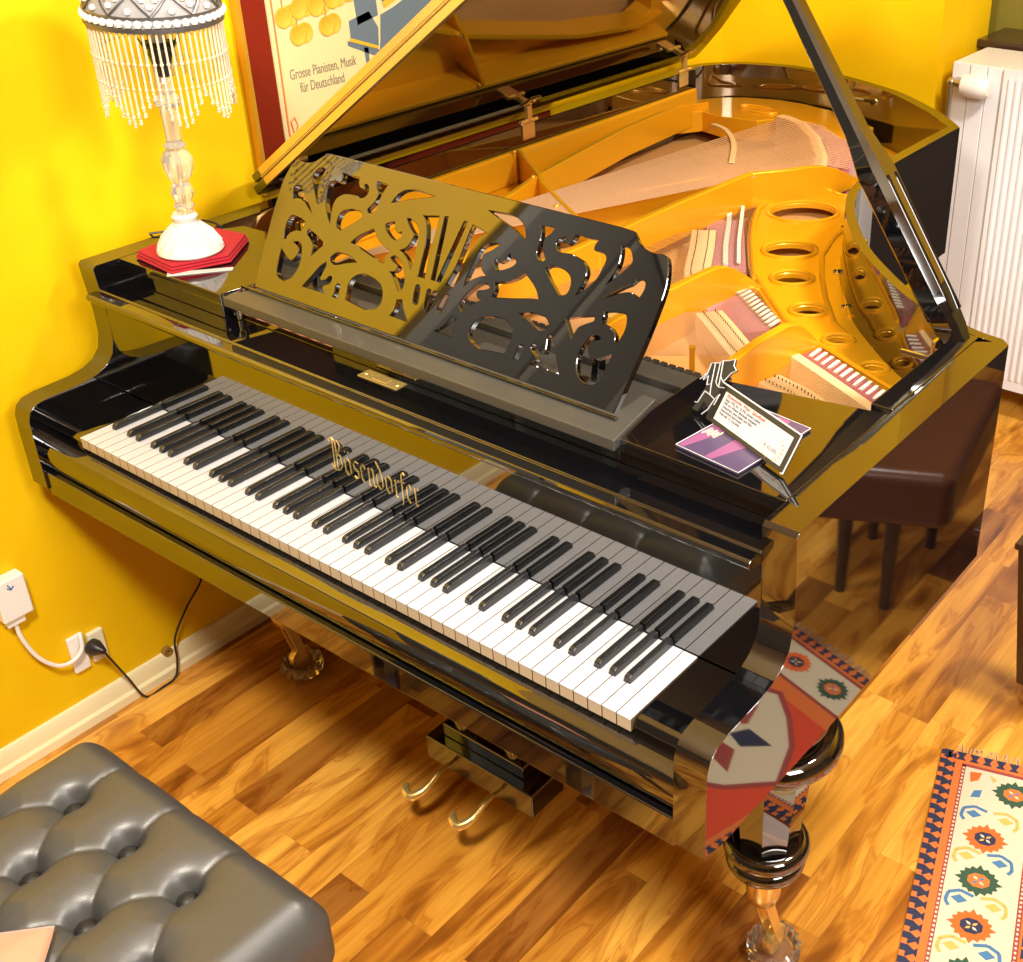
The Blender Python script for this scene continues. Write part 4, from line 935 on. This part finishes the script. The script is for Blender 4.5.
b = MB(); b.lathe([(.018,0),(.028,.006),(.031,.030),(.030,.070),(.022,.082),(.004,.084)], (RX0+.046,RY0-.040,vz), 28, ax=(1,0,-.02)); b.build('thermostat_knob', plast, rad)
for (x, y) in ((RX0+.1,RY0+.1),(RX1-.1,RY0+.1)):
    MB().box(x-.02,x+.02,y-.02,y+.02,FZ,RZ0+.002).build('radiator_foot', radw, rad)

# ================================================================== BENCH
bench = thing('piano_bench', 'black button-tufted leather piano bench in front of the keyboard', 'bench', (.68,-.48,0))
bx0, bx1, by0, by1, bt = .395, .958, -.700, -.280, -.233
rowA, rowB = [.511,.644,.777], [.445,.578,.709,.842]
btn = []
for r in range(4):
    yy = -.387-.104*r
    for x in (rowA if r % 2 == 0 else rowB): btn.append((x, yy))
for x in (.910,): btn += []
segs = []
for (x, y) in btn:
    for (x2, y2) in btn:
        if abs(y2-(y-.104)) < .01 and abs(abs(x2-x)-.0665) < .012: segs.append((x,y,x2,y2))
    if abs(y+.387) < .01: segs.append((x,y,x+.004,by1+.005))
    if y < -.69: segs.append((x,y,x,by0))
for x, y in btn:
    if x < .46 : segs.append((x,y,bx0,y))
    if x > .83: segs.append((x,y,bx1,y-.01))
NX, NY = 190, 140
def segd(px, py, s):
    ax, ay, cx_, cy_ = s; dx, dy = cx_-ax, cy_-ay; t = max(0, min(1, ((px-ax)*dx+(py-ay)*dy)/(dx*dx+dy*dy))); return math.hypot(px-ax-dx*t, py-ay-dy*t)
vs = []; fs = []
for j in range(NY+1):
    for i in range(NX+1):
        u = i/NX; v = j/NY; x = bx0+(bx1-bx0)*u; y = by0+(by1-by0)*v
        ed = min(x-bx0, bx1-x, y-by0, by1-y)
        h = -.055*(1-min(1, ed/.055))**2.6
        db = min(math.hypot(x-a, y-c) for a, c in btn); h -= .034*math.exp(-(db/.0165)**2.4)+.012*math.exp(-(db/.034)**1.6)
        near = [segd(x, y, s) for s in segs if min(s[0],s[2])-.04 < x < max(s[0],s[2])+.04 and min(s[1],s[3])-.04 < y < max(s[1],s[3])+.04]
        dc = min(near) if near else 1
        h -= .0052*math.exp(-dc/.0045)+.0030*math.exp(-(dc/.022)**2)
        h += .006*(1-math.exp(-(db/.05)**2))
        xx, yy2 = x, y; rc_ = .045
        dx = (rc_-(x-bx0)) if x < bx0+rc_ else (-(rc_-(bx1-x)) if x > bx1-rc_ else 0)
        dy = (rc_-(y-by0)) if y < by0+rc_ else (-(rc_-(by1-y)) if y > by1-rc_ else 0)
        if dx and dy:
            k_2 = max(abs(dx), abs(dy))/math.hypot(dx, dy); xx = x+dx*(1-k_2); yy2 = y+dy*(1-k_2)
        vs.append((xx, yy2, bt+h-.006))
for j in range(NY):
    for i in range(NX): a = j*(NX+1)+i; fs.append((a, a+1, a+NX+2, a+NX+1))
b = MB(); b.add(vs, fs)
# skirt
edge = [i for i in range(NX+1)]+[j*(NX+1)+NX for j in range(1, NY+1)]+[NY*(NX+1)+i for i in range(NX-1,-1,-1)]+[j*(NX+1) for j in range(NY-1,0,-1)]
o = len(b.v); m_ = len(edge)
for e in edge: p = b.v[e]; b.v.append(Vector((p.x+(.006 if p.x>.9 else -.006 if p.x<.45 else 0)*.0, p.y, -.345)))
for k in range(m_): b.f.append([edge[k], edge[(k+1)%m_], o+(k+1)%m_, o+k]); b.m.append(0)
b.f.append([o+k for k in range(m_)]); b.m.append(0)
b.build('seat_cushion', leather, bench, ang=60)
b0_ = None
for x, y in btn:
    if b0_ is None: b0_ = MB().lathe([(.001,.005),(.009,.0035),(.0135,-.001),(.0125,-.012)][::-1], (x,y,bt-.034), 16).build('tuft_button', tuft, bench); f_ = (x, y)
    else: copy_to(b0_, (x-f_[0], y-f_[1], 0), bench)
MB().box(bx0+.03,bx1-.03,by0+.03,by1-.03,-.405,-.3455).build('bench_frame', lacquer, bench, bevel=.003)
for x in (bx0+.04, bx1-.04):
    for y in (by0+.04, by1-.04):
        MB().lathe([(.014,FZ),(.018,FZ+.03),(.022,FZ+.20),(.026,FZ+.30),(.020,FZ+.315),(.026,-.4055)], (x,y,0), 8).build('leg', lacquer, bench)
b = MB(); vs = []; n = 18
for j in range(n+1):
    for i in range(n+1):
        u = i/n*2-1; v = j/n*2-1; r = max(abs(u), abs(v)); h = .022*(1-r**2.5)+.003
        x = .722+.075*u*math.cos(.80)-.085*v*math.sin(.80); y = -.640+.075*u*math.sin(.80)+.085*v*math.cos(.80)
        vs.append((x, y, bt+.0005+h))
fs = [(j*(n+1)+i, j*(n+1)+i+1, (j+1)*(n+1)+i+1, (j+1)*(n+1)+i) for j in range(n) for i in range(n)]
b.add(vs, fs); pk = b.build('cloth', skin, ang=80); tag(pk, 'peach coloured folded cloth lying on the black tufted bench', 'cloth')
sf = pk.modifiers.new('s', 'SOLIDIFY'); sf.thickness = .004; sf.offset = -1

# ================================================================== RUG
rug = thing('patterned_rug', 'oriental runner rug with orange border and flower medallions', 'rug', (1.30,.95,0))
RO = Vector((1.302,.950,FZ)); E1 = Vector((.96,.28,0)).normalized(); E2 = Vector((.28,-.96,0)).normalized()
RW, RL = .74, 1.60
rm = {k: mat('rug_'+k, c, .95, sheen=.05) for k, c in dict(orange=(.66,.155,.030), navy=(.022,.026,.06), cream=(.62,.52,.37), red=(.62,.06,.02), rust=(.70,.12,.015), green=(.03,.075,.04), blue=(.06,.17,.33), ochre=(.74,.38,.09), maroon=(.30,.05,.04)).items()}
RK = list(rm); RM = [rm[k] for k in RK]
b = MB()
LAY = {}
def rp(pts, k, lv):
    z = .006+.00025*lv
    b.prism([RO+E1*u+E2*v+Vector((0,0,z)) for u, v in pts], (0,0,.00024), RK.index(k))
def rrect(u0,u1,v0,v1,k,lv): rp([(u0,v0),(u1,v0),(u1,v1),(u0,v1)], k, lv)
b.prism([RO+E1*u+E2*v+Vector((0,0,.0003)) for u, v in [(0,.012),(RW,.012),(RW,RL),(0,RL)]], (0,0,.0057), RK.index('orange'))
# outer navy with merlons
nv = int((RL-.02)/.026)
for k in range(nv):
    v = .014+k*.026
    rp([(0,v),(.010,v),(.010,v+.014),(0,v+.014)], 'navy', 1)
    rp([(.010,v+.000),(.014,v),(.014,v+.024),(.010,v+.024)], 'navy', 1)
    rp([(.014,v+.001),(.024,v+.008),(.030,v+.002),(.030,v+.022),(.024,v+.016),(.014,v+.023)], 'navy', 2)
for k in range(int(RW/.026)):
    u = .004+k*.026
    rp([(u,.012),(u+.020,.012),(u+.014,.026),(u+.020,.034),(u,.034),(u+.006,.026)], 'navy', 2)
rrect(.044,.052,.046,RL,'maroon',2); rrect(.044,RW-.04,.042,.050,'maroon',2)
for k in range(int((RL-.06)/.010)): rrect(.046,.050,.052+k*.010,.057+k*.010,'cream',3)
rrect(.052,.182,.050,RL,'cream',2); rrect(.182,RW,.050,.155,'cream',2)
rrect(.182,.192,.155,RL,'maroon',3); rrect(.182,RW,.150,.158,'maroon',3)
for k in range(int((RL-.17)/.010)): rrect(.185,.189,.162+k*.010,.167+k*.010,'cream',4)
for k in range(int((RL-.17)/.026)):
    v = .165+k*.026; rp([(.196,v),(.206,v+.008),(.212,v+.002),(.212,v+.022),(.206,v+.016),(.196,v+.023)], 'navy', 3)
rrect(.225,RW-.05,.20,RL,'red',3)
for v0 in (.30, .78, 1.26):
    cu_, cv_ = .44, v0+.08
    rp([(cu_+.20*a, cv_+.19*c) for a, c in ((-1,0),(-.7,-.5),(-.35,-.8),(0,-1),(.35,-.8),(.7,-.5),(1,0),(.7,.5),(.35,.8),(0,1),(-.35,.8),(-.7,.5))], 'maroon', 4)
    rp([(cu_+.185*a, cv_+.175*c) for a, c in ((-1,0),(-.7,-.5),(-.35,-.8),(0,-1),(.35,-.8),(.7,-.5),(1,0),(.7,.5),(.35,.8),(0,1),(-.35,.8),(-.7,.5))], 'cream', 5)
    for k in range(6):
        t = PI/6+k*PI/3; c_, s2 = math.cos(t), math.sin(t)
        rp([(cu_+.03*c_, cv_+.03*s2),(cu_+.07*math.cos(t-.42), cv_+.07*math.sin(t-.42)),(cu_+.125*c_, cv_+.12*s2),(cu_+.07*math.cos(t+.42), cv_+.07*math.sin(t+.42))], ('maroon','navy')[k%2], 6)
    rp([(cu_+.022*math.cos(PI*k/4), cv_+.022*math.sin(PI*k/4)) for k in range(8)], 'green', 7)
    if v0 < 1.2: rp([(cu_-.12,cv_+.24),(cu_,cv_+.20),(cu_+.12,cv_+.24),(cu_,cv_+.28)], 'ochre', 5)
def flower(cu, cv, kind, s=1):
    outer_, mid, inn = {'o': ('rust','navy','cream'), 'g': ('green','orange','cream')}[kind]
    pts = []
    for i in range(32):
        t = 2*PI*i/32; r = (1.0 if i % 2 == 0 else .84)*(1.14 if i % 8 == 0 else 1)
        pts.append((cu+.038*s*r*math.cos(t), cv+.033*s*r*math.sin(t)))
    rp(pts, outer_, 4)
    rp([(cu+.021*s*math.cos(t+PI/8), cv+.017*s*math.sin(t+PI/8)) for t in [2*PI*i/8 for i in range(8)]], mid, 5)
    for q in range(4):
        t = PI/4+q*PI/2; c_, s_2 = math.cos(t), math.sin(t)
        rp([(cu+.002*c_, cv+.002*s_2), (cu+.008*math.cos(t-.4), cv+.007*math.sin(t-.4)), (cu+.015*c_, cv+.012*s_2), (cu+.008*math.cos(t+.4), cv+.007*math.sin(t+.4))], inn if q % 2 == 0 else ('blue' if kind == 'g' else 'ochre'), 6)
def vine(cu, cv, c1, c2):
    for sg, k in ((-1, c1), (1, c2)):
        u = cu+sg*.030
        rp([(u,cv-.010),(u+.015,cv),(u,cv+.010),(u-.015,cv)], k, 4)
        w = .0066
        L_ = [(cu+sg*.006,cv-.013),(cu+sg*.030,cv-.020),(cu+sg*.050,cv-.010),(cu+sg*.053,cv+.010),(cu+sg*.046,cv+.020)]
        for a, c in zip(L_[:-1], L_[1:]):
            dx, dy = c[0]-a[0], c[1]-a[1]; l = math.hypot(dx, dy); nx, ny = -dy/l*w/2, dx/l*w/2
            rp([(a[0]-nx,a[1]-ny),(c[0]-nx,c[1]-ny),(c[0]+nx,c[1]+ny),(a[0]+nx,a[1]+ny)], k, 4)
for i in range(14):
    v = .228+i*.103
    if v > RL-.03: break
    flower(.110, v, 'o' if i % 2 == 0 else 'g')
    if v+.05 < RL: vine(.112, v+.0515, 'ochre' if i % 2 == 0 else 'blue', 'blue' if i % 2 == 0 else 'ochre')
vine(.112, .172, 'blue', 'ochre')
for i in range(5):
    flower(.150+.115*i, .098, 'g' if i % 2 == 0 else 'o')
rp([(.062,.062),(.085,.058),(.080,.080),(.065,.09)], 'rust', 4); rp([(.075,.11),(.09,.105),(.088,.125),(.07,.13)], 'blue', 4); rp([(.10,.06),(.115,.068),(.108,.078)], 'ochre', 4)
rb = b.build('rug_pile', RM, rug, smooth=False, z=Z0)
b = MB()
for k in range(110):
    u = .03+k*(RW-.06)/110; j1, j2 = random.uniform(-.004,.006), random.uniform(.018,.030)
    p = [RO+E1*u+E2*.013+Vector((0,0,.003)), RO+E1*(u+j1)+E2*(-.005)+Vector((0,0,.003)), RO+E1*(u+2*j1)+E2*(.013-j2)+Vector((0,0,.0018))]
    b.tube(p, .0016, 4)
fr = b.build('fringe', mat('rug_fringe', (.60,.36,.20), .95), rug); fr['kind'] = 'stuff'

# ================================================================== OTHER FURNITURE AT RIGHT
ch = thing('pedestal', 'dark brown wooden pedestal with brass foot at the right picture edge', 'pedestal', (1.409,1.19,0))
b = MB(); vb = [(1.369,1.150),(1.449,1.150),(1.449,1.230),(1.369,1.230)]; vt = [(1.328,1.142),(1.490,1.142),(1.490,1.238),(1.328,1.238)]
b.add([(x,y,FZ+.062) for x,y in vb]+[(x,y,-.34) for x,y in vt], [(3,2,1,0),(4,5,6,7),(0,1,5,4),(1,2,6,5),(2,3,7,6),(3,0,4,7)]); b.box(1.322,1.496,1.136,1.244,-.34,-.325); b.box(1.365,1.453,1.146,1.234,-.58,-.56); b.build('pedestal_body', darkw, ch, bevel=.003)
MB().lathe([(.030,FZ),(.036,FZ+.012),(.030,FZ+.030),(.038,FZ+.0615)], (1.409,1.190,0), 20).build('pedestal_foot', brass, ch)
st = thing('leather_ottoman', 'brown leather stool reflected in the side of the piano', 'stool', (1.72,1.35,0))
A0, A1_, A2, A3 = (1.57,1.20),(1.86,1.06),(2.00,1.62),(1.66,1.70)
b = MB(); b.poly([A0,A1_,A2,A3], -.405, -.265); b.build('stool_cushion', sofaw, st, bevel=.03, seg=5)
for x, y in ((1.74,1.30),(1.86,1.30),(1.90,1.55),(1.76,1.60)):
    MB().lathe([(.013,FZ),(.022,-.4055)], (x,y,0), 12).build('leg', darkw, st)

# ================================================================== CAMERA
cd = bpy.data.cameras.new('camera'); cam = bpy.data.objects.new('camera', cd); COL.objects.link(cam)
yaw, pit, rol = .6308, 1.0662, -.0021
cam.matrix_world = Matrix.Translation((1.9344, -.9146, 1.0608+Z0)) @ Matrix.Rotation(yaw,4,'Z') @ Matrix.Rotation(pit,4,'X') @ Matrix.Rotation(rol,4,'Z')
cd.sensor_width = 36; cd.lens = 1218.096/1023*36; cd.sensor_fit = 'HORIZONTAL'
cd.shift_x = -145.5/1023; cd.shift_y = -56.06/1023
cd.clip_start = .02
sc.camera = cam

# ================================================================== LIGHT
def area(loc, tgt, size, power, col, sy=None):
    l = bpy.data.lights.new('ceiling_lamp', 'AREA'); l.energy = power; l.color = col; l.size = size
    if sy: l.shape = 'RECTANGLE'; l.size_y = sy
    o = bpy.data.objects.new('ceiling_light', l); COL.objects.link(o); o.location = loc
    o.rotation_euler = (Vector(tgt)-Vector(loc)).to_track_quat('-Z', 'Y').to_euler(); return o
area((1.3,-.9,2.6), (.6,.3,.7), .30, 60, (1,.93,.80))
area((1.9,1.2,2.6), (.9,1.0,.7), .30, 50, (1,.94,.84))
area((3.0,-.3,2.3), (1.0,.5,.6), .8, 40, (1,.95,.88))
w = bpy.data.worlds.new('world'); sc.world = w; w.use_nodes = True
w.node_tree.nodes['Background'].inputs[0].default_value = (1,.93,.82,1); w.node_tree.nodes['Background'].inputs[1].default_value = .3
sc.view_settings.view_transform = 'Standard'; sc.view_settings.look = 'None'; sc.view_settings.gamma = 1; sc.view_settings.use_curve_mapping = False
sc.view_settings.exposure = 0.3
